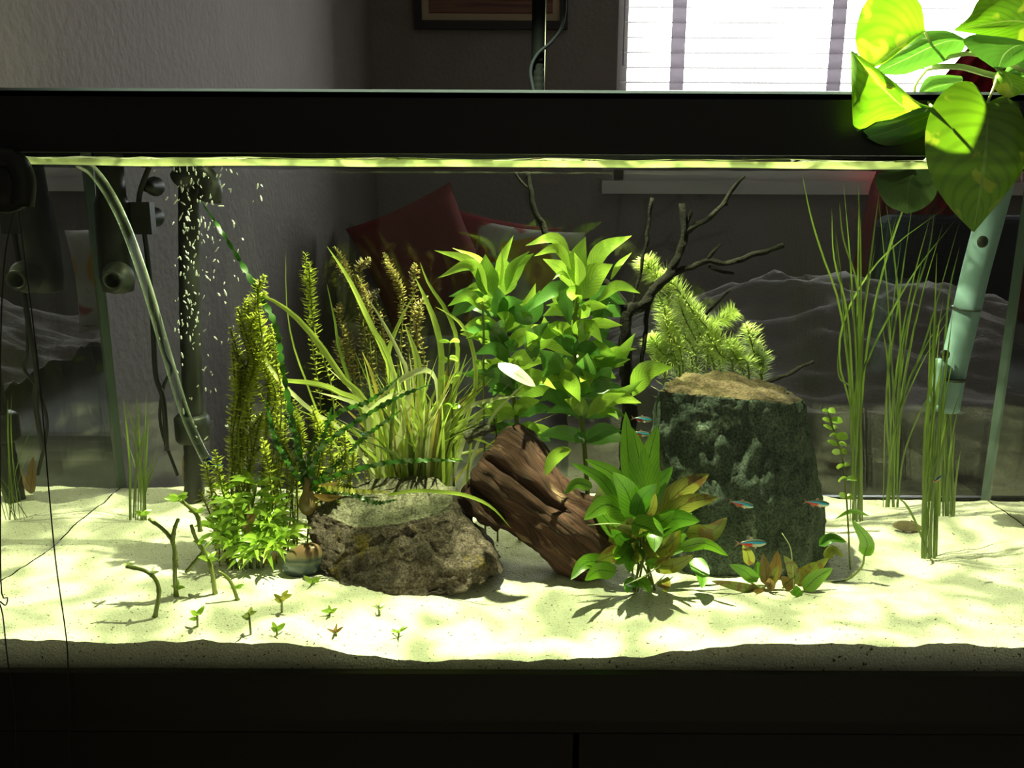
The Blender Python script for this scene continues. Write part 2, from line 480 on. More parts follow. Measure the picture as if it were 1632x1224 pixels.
def logmat():
    m, nt, out = newmat('weathered_bark')
    L = nt.links.new
    uv = nd(nt, 'ShaderNodeUVMap')
    mp = nd(nt, 'ShaderNodeMapping'); mp.inputs['Scale'].default_value = (34, 2.2, 1); L(uv.outputs[0], mp.inputs[0])
    n1 = nd(nt, 'ShaderNodeTexNoise', i_Scale=1.6, i_Detail=9.0, i_Roughness=0.7, i_Distortion=0.5); L(mp.outputs[0], n1.inputs['Vector'])
    c = ramp(nt, n1.outputs[0], [(0.28, (0.012, 0.0055, 0.005)), (0.45, (0.080, 0.030, 0.026)), (0.6, (0.155, 0.062, 0.05)), (0.78, (0.28, 0.135, 0.095))])
    geo = nd(nt, 'ShaderNodeNewGeometry')
    mp2 = nd(nt, 'ShaderNodeMapping'); mp2.inputs['Scale'].default_value = (12, 2.2, 1); L(uv.outputs[0], mp2.inputs[0])
    n3 = nd(nt, 'ShaderNodeTexNoise', i_Scale=1.3, i_Detail=6.0, i_Roughness=0.65); L(mp2.outputs[0], n3.inputs['Vector'])
    sf = ramp(nt, n3.outputs[0], [(0.58, (0, 0, 0)), (0.64, (1, 1, 1))])
    mx = nd(nt, 'ShaderNodeMix', data_type='RGBA'); L(sf, mx.inputs[0]); L(c, mx.inputs[6]); mx.inputs[7].default_value = (0.40, 0.25, 0.16, 1)
    b = nd(nt, 'ShaderNodeBsdfPrincipled', i_Roughness=0.85); L(mx.outputs[2], b.inputs['Base Color'])
    bp = nd(nt, 'ShaderNodeBump', i_Strength=1.0, i_Distance=0.011); L(n1.outputs[0], bp.inputs['Height']); L(bp.outputs[0], b.inputs['Normal'])
    L(b.outputs[0], out.inputs[0])
    return m
M['log'] = logmat()

# pebble with banded colour
m, nt, out = newmat('banded_pebble')
L = nt.links.new
geo = nd(nt, 'ShaderNodeNewGeometry'); tcx = nd(nt, 'ShaderNodeTexCoord'); sx = nd(nt, 'ShaderNodeSeparateXYZ'); L(tcx.outputs['Generated'], sx.inputs[0])
nz = nd(nt, 'ShaderNodeTexNoise', i_Scale=3.0, i_Detail=3.0); L(tcx.outputs['Generated'], nz.inputs['Vector'])
ma = nd(nt, 'ShaderNodeMath', operation='MULTIPLY_ADD'); L(nz.outputs[0], ma.inputs[0]); ma.inputs[1].default_value = 0.25; L(sx.outputs[2], ma.inputs[2])
b = nd(nt, 'ShaderNodeBsdfPrincipled', i_Roughness=0.3)
L(ramp(nt, ma.outputs[0], [(0.35, (0.03, 0.045, 0.055)), (0.58, (0.07, 0.10, 0.12)), (0.66, (0.17, 0.18, 0.13)), (0.72, (0.05, 0.075, 0.08)), (0.84, (0.20, 0.16, 0.09)), (1.0, (0.22, 0.13, 0.08))]), b.inputs['Base Color'])
L(b.outputs[0], out.inputs[0]); M['pebble'] = m

# leaves
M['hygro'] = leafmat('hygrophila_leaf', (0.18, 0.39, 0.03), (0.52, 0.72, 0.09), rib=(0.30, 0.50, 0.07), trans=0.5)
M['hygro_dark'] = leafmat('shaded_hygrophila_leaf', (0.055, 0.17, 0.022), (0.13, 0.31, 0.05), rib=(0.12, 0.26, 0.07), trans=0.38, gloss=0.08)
M['pale_leaf'] = leafmat('bleached_leaf', (0.86, 0.86, 0.84), (0.9, 0.9, 0.88), rib=(0.35, 0.36, 0.25), trans=0.35, gloss=0.2)
M['crypt'] = leafmat('crypt_leaf', (0.06, 0.22, 0.015), (0.22, 0.45, 0.03), rib=(0.05, 0.16, 0.015), trans=0.45)
M['crypt_old'] = leafmat('ageing_crypt_leaf', (0.20, 0.26, 0.03), (0.36, 0.36, 0.06), rib=(0.12, 0.14, 0.03), trans=0.4, spots=((0.22, 0.12, 0.03), 70, 0.56))
M['brown_leaf'] = leafmat('brown_leaf', (0.22, 0.13, 0.035), (0.38, 0.24, 0.08), rib=(0.16, 0.08, 0.02), trans=0.5)
M['blade'] = leafmat('grass_blade', (0.31, 0.43, 0.045), (0.62, 0.74, 0.14), rib=(0.38, 0.52, 0.10), trans=0.45, veins=0, ribw=0.12, nscale=25)
M['blade_pale'] = leafmat('pale_grass_blade', (0.55, 0.58, 0.28), (0.66, 0.68, 0.36), trans=0.4, veins=0)
M['blade_tip'] = leafmat('rusty_grass_blade', (0.30, 0.22, 0.04), (0.45, 0.42, 0.08), trans=0.4, veins=0)
M['val'] = leafmat('thin_grass_blade', (0.055, 0.10, 0.014), (0.14, 0.21, 0.03), trans=0.4, veins=0)
M['rotala'] = leafmat('rotala_leaf', (0.30, 0.35, 0.04), (0.60, 0.64, 0.10), trans=0.45, veins=0, nscale=140)
M['rotala_brown'] = leafmat('brown_rotala_leaf', (0.20, 0.15, 0.05), (0.42, 0.35, 0.13), trans=0.4, veins=0, nscale=140)
M['lime'] = leafmat('lime_leaf', (0.20, 0.38, 0.03), (0.42, 0.60, 0.08), trans=0.45, veins=0)
M['feather'] = leafmat('feathery_needles', (0.50, 0.66, 0.16), (0.74, 0.82, 0.34), trans=0.4, veins=0, nscale=90)
M['crinum'] = leafmat('crinkled_leaf', (0.014, 0.065, 0.010), (0.045, 0.14, 0.014), trans=0.3, veins=0, nscale=120)
M['crinum_yellow'] = leafmat('yellowing_crinkled_leaf', (0.35, 0.34, 0.05), (0.50, 0.48, 0.09), trans=0.3, veins=0)
M['stem'] = leafmat('green_stem', (0.12, 0.16, 0.03), (0.22, 0.26, 0.06), trans=0.15, veins=0)
M['stem_pale'] = leafmat('pale_stem', (0.60, 0.68, 0.36), (0.72, 0.78, 0.46), trans=0.3, veins=0)
M['bulb'] = leafmat('bulb_skin', (0.17, 0.12, 0.05), (0.24, 0.17, 0.075), trans=0.1, veins=0)
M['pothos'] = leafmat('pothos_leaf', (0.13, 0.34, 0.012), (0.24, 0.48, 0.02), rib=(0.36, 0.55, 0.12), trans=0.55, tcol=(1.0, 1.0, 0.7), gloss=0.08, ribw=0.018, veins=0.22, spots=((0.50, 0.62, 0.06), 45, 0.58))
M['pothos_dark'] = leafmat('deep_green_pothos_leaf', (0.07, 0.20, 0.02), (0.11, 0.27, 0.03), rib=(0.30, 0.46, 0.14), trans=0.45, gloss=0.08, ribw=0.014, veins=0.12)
M['pothos_reflection'] = leafmat('dim_reflection_pothos_leaf', (0.018, 0.035, 0.012), (0.03, 0.05, 0.018), rib=(0.05, 0.07, 0.03), trans=0.3, gloss=0.03, ribw=0.014, veins=0.12)  # darkened leaf colour imitating a dim reflection in the back pane
M['teal'] = solid('pale_teal_plastic', (0.16, 0.25, 0.29), 0.4, 0.3, 60, (0.18, 0.28, 0.32))
M['grey_plastic'] = solid('grey_plastic', (0.03, 0.033, 0.03), 0.45, 0.25)
m, nt, out = newmat('clear_hose')
t = nd(nt, 'ShaderNodeBsdfTransparent'); t.inputs[0].default_value = (0.88, 0.93, 0.89, 1)
g = nd(nt, 'ShaderNodeBsdfGlossy'); g.inputs['Roughness'].default_value = 0.12
d = nd(nt, 'ShaderNodeBsdfDiffuse'); d.inputs[0].default_value = (0.55, 0.62, 0.52, 1)
lw = nd(nt, 'ShaderNodeLayerWeight'); lw.inputs[0].default_value = 0.45
a = nd(nt, 'ShaderNodeMixShader'); a.inputs[0].default_value = 0.5
nt.links.new(g.outputs[0], a.inputs[1]); nt.links.new(d.outputs[0], a.inputs[2])
ms = nd(nt, 'ShaderNodeMixShader'); nt.links.new(lw.outputs['Facing'], ms.inputs[0]); nt.links.new(t.outputs[0], ms.inputs[1]); nt.links.new(a.outputs[0], ms.inputs[2])
nt.links.new(ms.outputs[0], out.inputs[0]); M['hose'] = m
m, nt, out = newmat('air_bubble')
g = nd(nt, 'ShaderNodeBsdfGlossy'); g.inputs['Roughness'].default_value = 0.25
d = nd(nt, 'ShaderNodeBsdfDiffuse'); d.inputs[0].default_value = (0.85, 0.88, 0.85, 1)
t = nd(nt, 'ShaderNodeBsdfTransparent')
a = nd(nt, 'ShaderNodeMixShader'); a.inputs[0].default_value = 0.5
nt.links.new(g.outputs[0], a.inputs[1]); nt.links.new(d.outputs[0], a.inputs[2])
ms = nd(nt, 'ShaderNodeMixShader'); ms.inputs[0].default_value = 0.62
nt.links.new(t.outputs[0], ms.inputs[1]); nt.links.new(a.outputs[0], ms.inputs[2]); nt.links.new(ms.outputs[0], out.inputs[0]); M['bubble'] = m

# tetra skin: blue stripe above, silver belly, red rear
m, nt, out = newmat('tetra_skin')
L = nt.links.new
uv = nd(nt, 'ShaderNodeUVMap'); sx = nd(nt, 'ShaderNodeSeparateXYZ'); L(uv.outputs[0], sx.inputs[0])
back = ramp(nt, sx.outputs[0], [(0.0, (0.55, 0.58, 0.52)), (0.42, (0.62, 0.66, 0.62)), (0.50, (0.05, 0.50, 0.85)), (0.68, (0.03, 0.36, 0.80)), (0.78, (0.05, 0.07, 0.06))])
red = ramp(nt, sx.outputs[0], [(0.0, (0.55, 0.03, 0.02)), (0.52, (0.62, 0.03, 0.02)), (0.60, (0.05, 0.42, 0.80)), (0.72, (0.04, 0.30, 0.70)), (0.80, (0.05, 0.06, 0.05))])
ff = ramp(nt, sx.outputs[1], [(0.44, (0, 0, 0)), (0.56, (1, 1, 1))])
mx = nd(nt, 'ShaderNodeMix', data_type='RGBA'); L(ff, mx.inputs[0]); L(back, mx.inputs[6]); L(red, mx.inputs[7])
b = nd(nt, 'ShaderNodeBsdfPrincipled', i_Roughness=0.25); L(mx.outputs[2], b.inputs['Base Color']); L(b.outputs[0], out.inputs[0])
M['tetra'] = m
M['fin'] = leafmat('clear_fin', (0.45, 0.22, 0.18), (0.55, 0.32, 0.26), trans=0.6, veins=0)
M['eye'] = solid('fish_eye', (0.01, 0.01, 0.01), 0.15, 0.5)
M['cory'] = solid('catfish_skin', (0.16, 0.13, 0.09), 0.4, 0.4, 220, (0.26, 0.20, 0.12))
M['string'] = solid('white_string', (0.3, 0.3, 0.29), 0.8, 0.1)

# ================================================================== THE ROOM
FZ, CZ = -0.78, 1.75
WXL, WXR, WYB, WYF = -0.60, 3.1, 3.16, -2.4
def struct(name, mb, mat, **k):
    return mb.build(name, mat, smooth=False, kind='structure', **k)
struct('floor', MB().box((WXL - 0.1, WYF - 0.1, FZ - 0.1), (WXR + 0.1, WYB + 0.2, FZ)), M['carpet'], label='beige carpeted floor of the bedroom behind the tank')
struct('ceiling', MB().box((WXL - 0.1, WYF - 0.1, CZ), (WXR + 0.1, WYB + 0.2, CZ + 0.1)), M['ceiling'], label='plain ceiling of the bedroom')
struct('wall_left', MB().box((WXL - 0.1, WYF - 0.1, FZ), (WXL, WYB, CZ)), M['wall'], label='textured grey brown wall beside the left end of the tank')
struct('wall_right', MB().box((WXR, WYF - 0.1, FZ), (WXR + 0.1, WYB, CZ)), M['wall'], label='grey brown wall at the far side of the bedroom')
struct('wall_front', MB().box((WXL, WYF - 0.1, FZ), (WXR, WYF, CZ)), M['cream'], label='cream wall behind the viewer')
wx0, wx1 = P(984, 60, WYB).x, P(1660, 60, WYB).x
wz0, wz1 = P(1100, 287, WYB).z, 1.60
mb = MB()
mb.box((WXL - 0.1, WYB, FZ), (wx0, WYB + 0.14, CZ)).box((wx1, WYB, FZ), (WXR + 0.1, WYB + 0.14, CZ))
mb.box((wx0, WYB, FZ), (wx1, WYB + 0.14, wz0)).box((wx0, WYB, wz1), (wx1, WYB + 0.14, CZ))
struct('wall_back', mb, M['wall'], label='dim grey brown wall with the window opening')
# window: frame, mullion, panes
win = MB()
fw = 0.05
win.box((wx0, WYB + 0.06, wz0), (wx0 + fw, WYB + 0.12, wz1)).box((wx1 - fw, WYB + 0.06, wz0), (wx1, WYB + 0.12, wz1))
win.box((wx0, WYB + 0.06, wz0), (wx1, WYB + 0.12, wz0 + 0.075)).box((wx0, WYB + 0.06, wz1 - fw), (wx1, WYB + 0.12, wz1))
wobj = struct('window_1', win, M['trim'], label='bright bedroom window with raised white blind')
xm = (wx0 + wx1) / 2
for a, b_ in ((wx0 + fw, wx1 - fw),):
    MB().box((a, WYB + 0.085, wz0 + 0.075), (b_, WYB + 0.09, wz1 - fw)).build('pane', M['glass'], wobj, False)
MB().box((P(958, 290, WYB).x, WYB - 0.05, wz0 - 0.055), (wx1 + 0.05, WYB + 0.06, wz0)).build('window_sill', M['trim'], wobj, False)
# daylight portal in the window opening
pd = bpy.data.lights.new('window_portal', 'AREA'); pd.shape = 'RECTANGLE'; pd.size = wx1 - wx0; pd.size_y = wz1 - wz0
pd.cycles.is_portal = True
po = bpy.data.objects.new('window_portal', pd); COL.objects.link(po)
po.location = ((wx0 + wx1) / 2, WYB + 0.135, (wz0 + wz1) / 2); po.rotation_euler = (math.radians(-90), 0, 0)

# blind
bl = thing('window_blind', 'white slatted blind half lowered over the bright window', 'blind', (xm, WYB + 0.03, wz1))
zb = P(1200, 143, WYB).z
pitch = 0.060
MB().box((wx0 + 0.01, WYB + 0.005, wz1 - 0.05), (wx1 - 0.01, WYB + 0.055, wz1 - 0.002)).build('head_rail', M['trim'], bl, False)
MB().box((wx0 + 0.015, WYB + 0.008, zb - 0.028), (wx1 - 0.015, WYB + 0.052, zb)).build('bottom_rail', M['bar'], bl, False)
k = 0
z = zb + 0.035
smesh = None
while z < wz1 - 0.06:
    if smesh is None:
        mb = MB(); x0, x1 = wx0 + 0.015, wx1 - 0.015
        rows = []
        for j in range(5):
            q = j / 4 * 2 - 1
            rows.append((q * 0.028, 0.004 * (1 - q * q) + q * 0.006))
        vs = [(x, WYB + 0.03 + dy, z + dz) for dy, dz in rows for x in (x0, x1)]
        mb.add(vs, [(2 * j, 2 * j + 1, 2 * j + 3, 2 * j + 2) for j in range(4)])
        so = mb.build('slat', M['slat'], bl); smesh = so; z_first = z
    else:
        so = smesh.copy(); COL.objects.link(so); so.parent = bl; so.location = (0, 0, z - z_first)
    z += pitch
for px in (1080, 1333, 1600):
    x = P(px, 70, WYB).x
    MB().box((x - 0.030, WYB + 0.000, zb), (x + 0.030, WYB + 0.002, wz1 - 0.05)).build('ladder_tape', M['tape'], bl, False)
x = P(987, 70, WYB).x
MB().tube([(x + 0.015, WYB - 0.004, wz1 - 0.05), (x + 0.015, WYB - 0.004, zb + 0.1)], 0.003, 6).build('pull_cord', M['tape'], bl)

# picture on the back wall
px0, px1, pz0 = P(660, 48, WYB).x, P(903, 48, WYB).x, P(760, 48, WYB).z
pz1 = pz0 + 0.46
pic = thing('picture_frame', 'dark framed print with tan mount and red brown bands', 'picture', (px0, WYB, pz0))
fm = MB(); t = 0.033
fm.box((px0, WYB - 0.03, pz0), (px1, WYB - 0.002, pz0 + t)).box((px0, WYB - 0.03, pz1 - t), (px1, WYB - 0.002, pz1))
fm.box((px0, WYB - 0.03, pz0 + t), (px0 + t, WYB - 0.002, pz1 - t)).box((px1 - t, WYB - 0.03, pz0 + t), (px1, WYB - 0.002, pz1 - t))
fm.build('frame', M['frame_dark'], pic, False)
MB().box((px0 + t, WYB - 0.012, pz0 + t), (px1 - t, WYB - 0.004, pz1 - t)).build('mount', M['mat_tan'], pic, False)
MB().box((px0 + t + 0.03, WYB - 0.016, pz0 + t + 0.03), (px1 - t - 0.03, WYB - 0.013, pz1 - t - 0.03)).build('print', M['print_art'], pic, False)

# bed with duvet and cushions
bed = thing('bed', 'bed with pale sheet and rumpled grey duvet under the window', 'bed', (0.9, 2.0, FZ))
BZ = -0.06
MB().box((-0.45, 1.05, FZ + 0.08), (2.6, 2.35, BZ - 0.28)).build('bed_base', M['black_wood'], bed, False)
for lx in (-0.40, 2.5):
    for ly in (1.1, 2.25):
        MB().box((lx, ly, FZ), (lx + 0.06, ly + 0.06, FZ + 0.08)).build('leg', M['black_wood'], bed, False)
mt = MB().box((-0.45, 1.05, BZ - 0.28), (2.6, 2.35, BZ - 0.005)).build('mattress', M['sheet'], bed, False)
bv = mt.modifiers.new('soft', 'BEVEL'); bv.width = 0.05; bv.segments = 4
mb = MB(); nx, ny = 110, 90
vs, fs = [], []
def ridg(p): return 1 - abs(noise.noise(p)) * 2
for j in range(ny + 1):
    for i in range(nx + 1):
        x = 0.12 + 2.4 * i / nx; s = j / ny * 1.6
        if s < 0.3: y, z = 1.02 - 0.02 * math.sin(s * 10), BZ - 0.3 + s
        else: y, z = 1.02 + (s - 0.3), BZ + 0.01
        heap = 0.20 * math.exp(-((x - 0.80) ** 2 / 0.16 + (y - 1.75) ** 2 / 0.18)) + 0.12 * math.exp(-((x - 1.35) ** 2 / 0.12 + (y - 1.8) ** 2 / 0.16)) + 0.05 * math.exp(-((x - 0.4) ** 2 / 0.06 + (y - 1.4) ** 2 / 0.1))
        wr = 0.035 * ridg((x * 2.4 + 3, y * 5.5, 0.7)) + 0.018 * ridg((x * 5 + y * 3, y * 12, 2.7)) + 0.006 * noise.noise((x * 22, y * 26, 1))
        if s < 0.3: vs.append((x, y - wr * 1.2, z))
        else: vs.append((x, y, z + heap + wr * (1 + heap * 3)))
for j in range(ny):
    for i in range(nx):
        a = j * (nx + 1) + i; fs.append((a, a + 1, a + nx + 2, a + nx + 1))
mb.add(vs, fs).build('duvet', M['duvet'], bed)

def cushion(name, label, mat, c, w_, h_, rx, ry, rz, group=None):
    mb = MB(); n = 18; vs, fs = [], []
    for side in (1, -1):
        for j in range(n + 1):
            for i in range(n + 1):
                u, v = i / n * 2 - 1, j / n * 2 - 1
                th = (max(0, 1 - u ** 4) * max(0, 1 - v ** 4)) ** 0.5 * 0.075 + 0.004 * noise.noise((u * 3, v * 3, side))
                pin = 1 - 0.07 * (1 - v * v) if abs(u) > 0.99 else 1
                vs.append((u * w_ / 2 * (1 - 0.07 * (1 - v * v)), side * th, v * h_ / 2 * (1 - 0.07 * (1 - u * u))))
    N1 = (n + 1) ** 2
    for s in (0, 1):
        for j in range(n):
            for i in range(n):
                a = s * N1 + j * (n + 1) + i
                q = (a, a + 1, a + n + 2, a + n + 1)
                fs.append(q if s else q[::-1])
    mb.add(vs, fs)
    o = mb.build(name, mat, label=label, cat='cushion', group=group)
    o.location = c; o.rotation_euler = (math.radians(rx), math.radians(ry), math.radians(rz))
    return o
cushion('cushion', 'plain red cushion standing on one corner on the bed', M['red'], P(672, 412, 2.02), 0.36, 0.36, -10, -24, 4)
cushion('cushion', 'dark red cushion leaning behind the leaf patterned one', M['curtain'], P(790, 430, 2.24), 0.40, 0.36, -12, 10, -4)
cushion('cushion', 'pale cushion printed with red and ochre leaves', M['print'], P(836, 442, 1.80), 0.32, 0.30, -12, 6, -8)
cushion('cushion', 'small pale grey cushion behind the red one', M['sheet'], P(618, 440, 2.25), 0.28, 0.34, -12, 4, 6)

# red curtain and navy armchair
ctn = MB(); vs, fs = [], []; n = 40; mrow = 22
for j in range(mrow + 1):
    t = j / mrow
    py = -260 + t * 760
    lx = P(1640 - 110 * t ** 0.7 - 150 * sstep(0.25, 0.75, t), 0, WYB).x
    rx = P(1760 - 240 * sstep(0.2, 0.9, t), 0, WYB).x
    zz = P(1500, py, WYB - 0.14).z
    for i in range(n + 1):
        u = i / n
        vs.append((lx + (rx - lx) * u, WYB - 0.11 + 0.025 * math.sin(u * 34 + t * 1.5) * (0.5 + t), zz))
for j in range(mrow):
    for i in range(n):
        a = j * (n + 1) + i; fs.append((a, a + 1, a + n + 2, a + n + 1))
ctn.add(vs, fs).build('curtain', M['curtain'], label='dark red cloth curtain sweeping down beside the window', cat='curtain')
nv = thing('armchair', 'dark navy upholstered armchair beyond the right end of the bed', 'chair', (P(1560, 500, 2.0).x + 0.1, 2.2, FZ))
ax = P(1462, 500, 2.5).x
nv.location = (ax + 0.4, 2.7, FZ)
MB().box((ax, 2.85, BZ - 0.3), (ax + 0.85, 3.0, P(1500, 340, 2.9).z)).build('backrest', M['navy'], nv, False)
MB().box((ax + 0.05, 2.42, BZ - 0.32), (ax + 0.8, 2.86, BZ - 0.14)).build('seat', M['navy'], nv, False)
for dx in (0.0, 0.7):
    MB().box((ax + dx, 2.42, FZ + 0.1), (ax + dx + 0.15, 2.86, BZ + 0.15)).build('armrest', M['navy'], nv, False)
MB().box((ax + 0.04, 2.44, FZ), (ax + 0.81, 2.98, BZ - 0.3)).build('base', M['navy'], nv, False)
for ch in nv.children:
    bv = ch.modifiers.new('soft', 'BEVEL'); bv.width = 0.05; bv.segments = 4

# ================================================================== STAND AND TANK
st = thing('aquarium_stand', 'black wooden aquarium stand with two pale rails under the tank', 'stand', (0.06, 0.18, FZ))
ox0, ox1, oy0, oy1 = TX0 - 0.014, TX1 + 0.014, -0.016, TD + 0.016
MB().box((ox0, oy0, -0.012), (ox1, oy1, 0)).build('top_board', M['black_wood'], st, False)
for x0, x1 in ((ox0, ox0 + 0.035), (ox1 - 0.035, ox1)):
    MB().box((x0, 0.02, FZ), (x1, oy1, -0.012)).build('side_panel', M['black_wood'], st, False)
MB().box((ox0 + 0.035, oy1 - 0.02, FZ), (ox1 - 0.035, oy1, -0.012)).build('back_panel', M['black_wood'], st, False)
zr0, zr1 = P(400, 1163, 0.0).z, P(400, 1134, 0.0).z
for a, b_ in ((ox0, PX(752, 0, zr0)), (PX(1095, 0, zr0), ox1)):
    MB().box((a, -0.004, zr0), (b_, 0.015, zr1)).build('rail', M['rail'], st, False)
for a, b_ in ((ox0 + 0.002, 0.059), (0.065, ox1 - 0.002)):
    dr = MB().box((a, 0.0, FZ + 0.05), (b_, 0.018, zr0 - 0.004)).build('door', M['black_wood'], st, False)
    kx = 0.03 if a < 0 else 0.095
    MB().lathe((kx, 0.0, -0.30), (0, -1, 0), [(0, 0.006), (0.012, 0.006), (0.014, 0.012), (0.022, 0.010)], 16).build('knob', M['black_plastic'], dr)
MB().box((PX(752, 0, zr0) + 0.001, 0.004, zr0 - 0.002), (PX(1095, 0, zr0) - 0.001, 0.015, zr1)).build('crossbar', M['black_wood'], st, False)

tank = thing('aquarium', 'long glass aquarium with black top and bottom rims', 'aquarium', (0.06, 0.18, 0.0))
GT = 0.008
ZB1, ZT0, ZT1 = 0.047, 0.4955, 0.5405
MB().box((TX0 - GT, -GT, 0.004), (TX1 + GT, 0, 0.535)).build('front_pane', M['glass'], tank, False)
MB().box((TX0 - GT, TD, 0.004), (TX1 + GT, TD + GT, 0.535)).build('back_pane', M['glass_back'], tank, False)
for x0, x1 in ((TX0 - GT, TX0), (TX1, TX1 + GT)):
    MB().box((x0, 0.0005, 0.004), (x1, TD - 0.0005, 0.535)).build('side_pane', M['glass_side'], tank, False)
MB().box((TX0, 0, 0.004), (TX1, TD, 0.012)).build('bottom_pane', M['glass'], tank, False)
def rim(z0, z1, inner):
    r = MB()
    r.box((ox0, oy0, z0), (ox1, -GT, z1)).box((ox0, TD + GT, z0), (ox1, oy1, z1))
    r.box((ox0, -GT, z0), (TX0 - GT, TD + GT, z1)).box((TX1 + GT, -GT, z0), (ox1, TD + GT, z1))
    if inner:
        r.box((ox0, oy0, z1 - 0.004), (ox1, 0.010, z1)).box((ox0, TD - 0.010, z1 - 0.004), (ox1, oy1, z1))
        r.box((ox0, 0.010, z1 - 0.004), (TX0 + 0.010, TD - 0.010, z1)).box((TX1 - 0.010, 0.010, z1 - 0.004), (ox1, TD - 0.010, z1))
    return r
rim(0.0, ZB1, False).build('bottom_rim', M['black_plastic'], tank, False)
rim(ZT0, ZT1, True).build('top_rim', M['black_plastic'], tank, False)
for x, y, sx_, sy_ in ((TX0, 0, 1, 1), (TX1, 0, -1, 1), (TX0, TD, 1, -1), (TX1, TD, -1, -1)):
    s = 0.007
    pts = [(x, y), (x + s * sx_, y), (x, y + s * sy_)]
    mb = MB().add([(a, b_, 0.02) for a, b_ in pts] + [(a, b_, 0.53) for a, b_ in pts], [(0, 1, 2), (3, 5, 4), (0, 3, 4, 1), (1, 4, 5, 2), (2, 5, 3, 0)])
    mb.build('silicone_seam', M['silicone'], tank, False)

# water sheet with ripples, and a strip coloured like the light caught in its meniscus
WZ = 0.4885
mb = MB(); nx, ny = 200, 60; vs, fs = [], []
for j in range(ny + 1):
    for i in range(nx + 1):
        x = TX0 + (TX1 - TX0) * i / nx; y = TD * j / ny
        rip = 0.0016 * noise.noise((x * 16, y * 16, 0)) + 0.0012 * math.exp(-((x + 0.33) ** 2) / 0.01) * noise.noise((x * 60, y * 60, 3))
        edge = 0.004 * math.exp(-y / 0.0025)
        vs.append((x, y + (0.0004 if j == 0 else 0), WZ + rip + edge))
for j in range(ny):
    for i in range(nx):
        a = j * (nx + 1) + i; fs.append((a, a + 1, a + nx + 2, a + nx + 1))
mb.add(vs, fs).build('water_surface', M['water'], label='rippled water surface just under the black top rim', cat='water')
mb = MB(); n = 160; vs, fs = [], []
for i in range(n + 1):
    x = TX0 + (TX1 - TX0) * i / n
    w0 = 0.0006 * noise.noise((x * 12, 0, 5)); w1 = 0.0009 * noise.noise((x * 9, 2, 5))
    for q in range(4):
        a = q / 3
        vs.append((x, 0.0008 + 0.004 * a * a, WZ + 0.0026 + w0 - a * (0.0050 + w1)))
for i in range(n):
    for q in range(3):
        a = i * 4 + q; fs.append((a, a + 1, a + 5, a + 4))
mb.add(vs, fs).build('waterline', M['waterline'], tank)
tag(tank.children[-1], 'pale green strip painting the light caught at the waterline along the front glass')

lid = thing('glass_lid', 'clear glass cover lying on the black top rim', 'lid', (0.06, 0.05, ZT1))
MB().box((TX0, -0.006, ZT1), (TX1, 0.11, ZT1 + 0.003)).build('lid_pane', M['glass'], lid, False)
MB().box((TX0, -0.0075, ZT1 + 0.0002), (TX1, -0.006, ZT1 + 0.0028)).build('lid_edge', M['lid_edge'], lid, False)

# sand
mb = MB(); nx, ny = 300, 110; vs, fs = [], []
for j in range(ny + 1):
    for i in range(nx + 1):
        x = TX0 + 0.001 + (TX1 - TX0 - 0.002) * i / nx; y = 0.0015 + (TD - 0.003) * j / ny
        vs.append((x, y, sandz(x, y) + 0.0008 * noise.noise((x * 160, y * 160, 9))))
for j in range(ny):
    for i in range(nx):
        a = j * (nx + 1) + i; fs.append((a, a + 1, a + nx + 2, a + nx + 1))
b0 = len(vs)
for i in range(nx + 1): vs += [(vs[i][0], 0.0015, 0.0125), (vs[i][0], 0.0015, vs[i][2])]
for i in range(nx): fs.append((b0 + 2 * i, b0 + 2 * i + 2, b0 + 2 * i + 3, b0 + 2 * i + 1))
mb.add(vs, fs).build('sand', M['sand'], label='pale yellow white sand bed covering the tank floor', cat='sand', kind='stuff')

# ================================================================== LAMP
LY = TD + 0.03
lamp = thing('aquarium_lamp', 'black gooseneck lamp clamped to the back rim and rising over the tank', 'lamp', (P(857, 150, LY).x, LY, ZT1))
gx = P(857, 120, LY).x
MB().box((gx - 0.02, oy1 + 0.0005, ZT0 + 0.005), (gx + 0.02, LY + 0.014, ZT1 + 0.006)).box((gx - 0.02, TD - 0.004, ZT1 + 0.0003), (gx + 0.02, oy1 + 0.0005, ZT1 + 0.006)).build('clamp', M['lamp_body'], lamp, False)
path = crom([Vector((gx, LY, ZT1 + 0.004)), Vector((gx, LY, 0.70)), Vector((gx, LY, 0.90)), Vector((gx, LY - 0.02, 1.02)), Vector((LAMP.x, LY - 0.10, 1.09)), Vector((LAMP.x, LAMP.y + 0.01, 1.06)), LAMP + Vector((0, 0, 0.05))], 120)
cut = next(i for i, p in enumerate(path) if p.z > P(857, 92, LY).z)
MB().tube([p for k in range(cut) for p in (path[k], path[k].lerp(path[k + 1], .5))], lambda t: 0.0078 + 0.0010 * math.sin(t * 2 * math.pi * 9), 18).build('gooseneck', M['lamp_body'], lamp)
MB().tube(path[cut - 1:], 0.0088, 16).build('arm', M['lamp_body'], lamp)
MB().lathe(LAMP, (0, 0, 1), [(0.0, 0.030), (0.0, 0.036), (0.012, 0.038), (0.05, 0.036), (0.058, 0.026), (0.066, 0.012)], 32).build('lamp_head', M['lamp_body'], lamp)
lamp_light.location = LAMP - Vector((0, 0, 0.016))
cy = LY - 0.012
MB().tube(crom([P(850, 148, cy), P(845, 112, cy), P(856, 86, cy), P(880, 64, cy), P(896, 35, cy), P(898, -30, cy), P(880, -160, cy), Vector((LAMP.x + 0.012, LY - 0.10, 1.10))], 40), 0.0021, 8).build('power_cord', M['cord_blue'], lamp)
MB().tube([P(867, 150, cy), P(868, 60, cy), P(870, -100, cy), Vector((gx + 0.01, cy, CZ))], 0.0007, 5).build('string', M['string'], lamp)

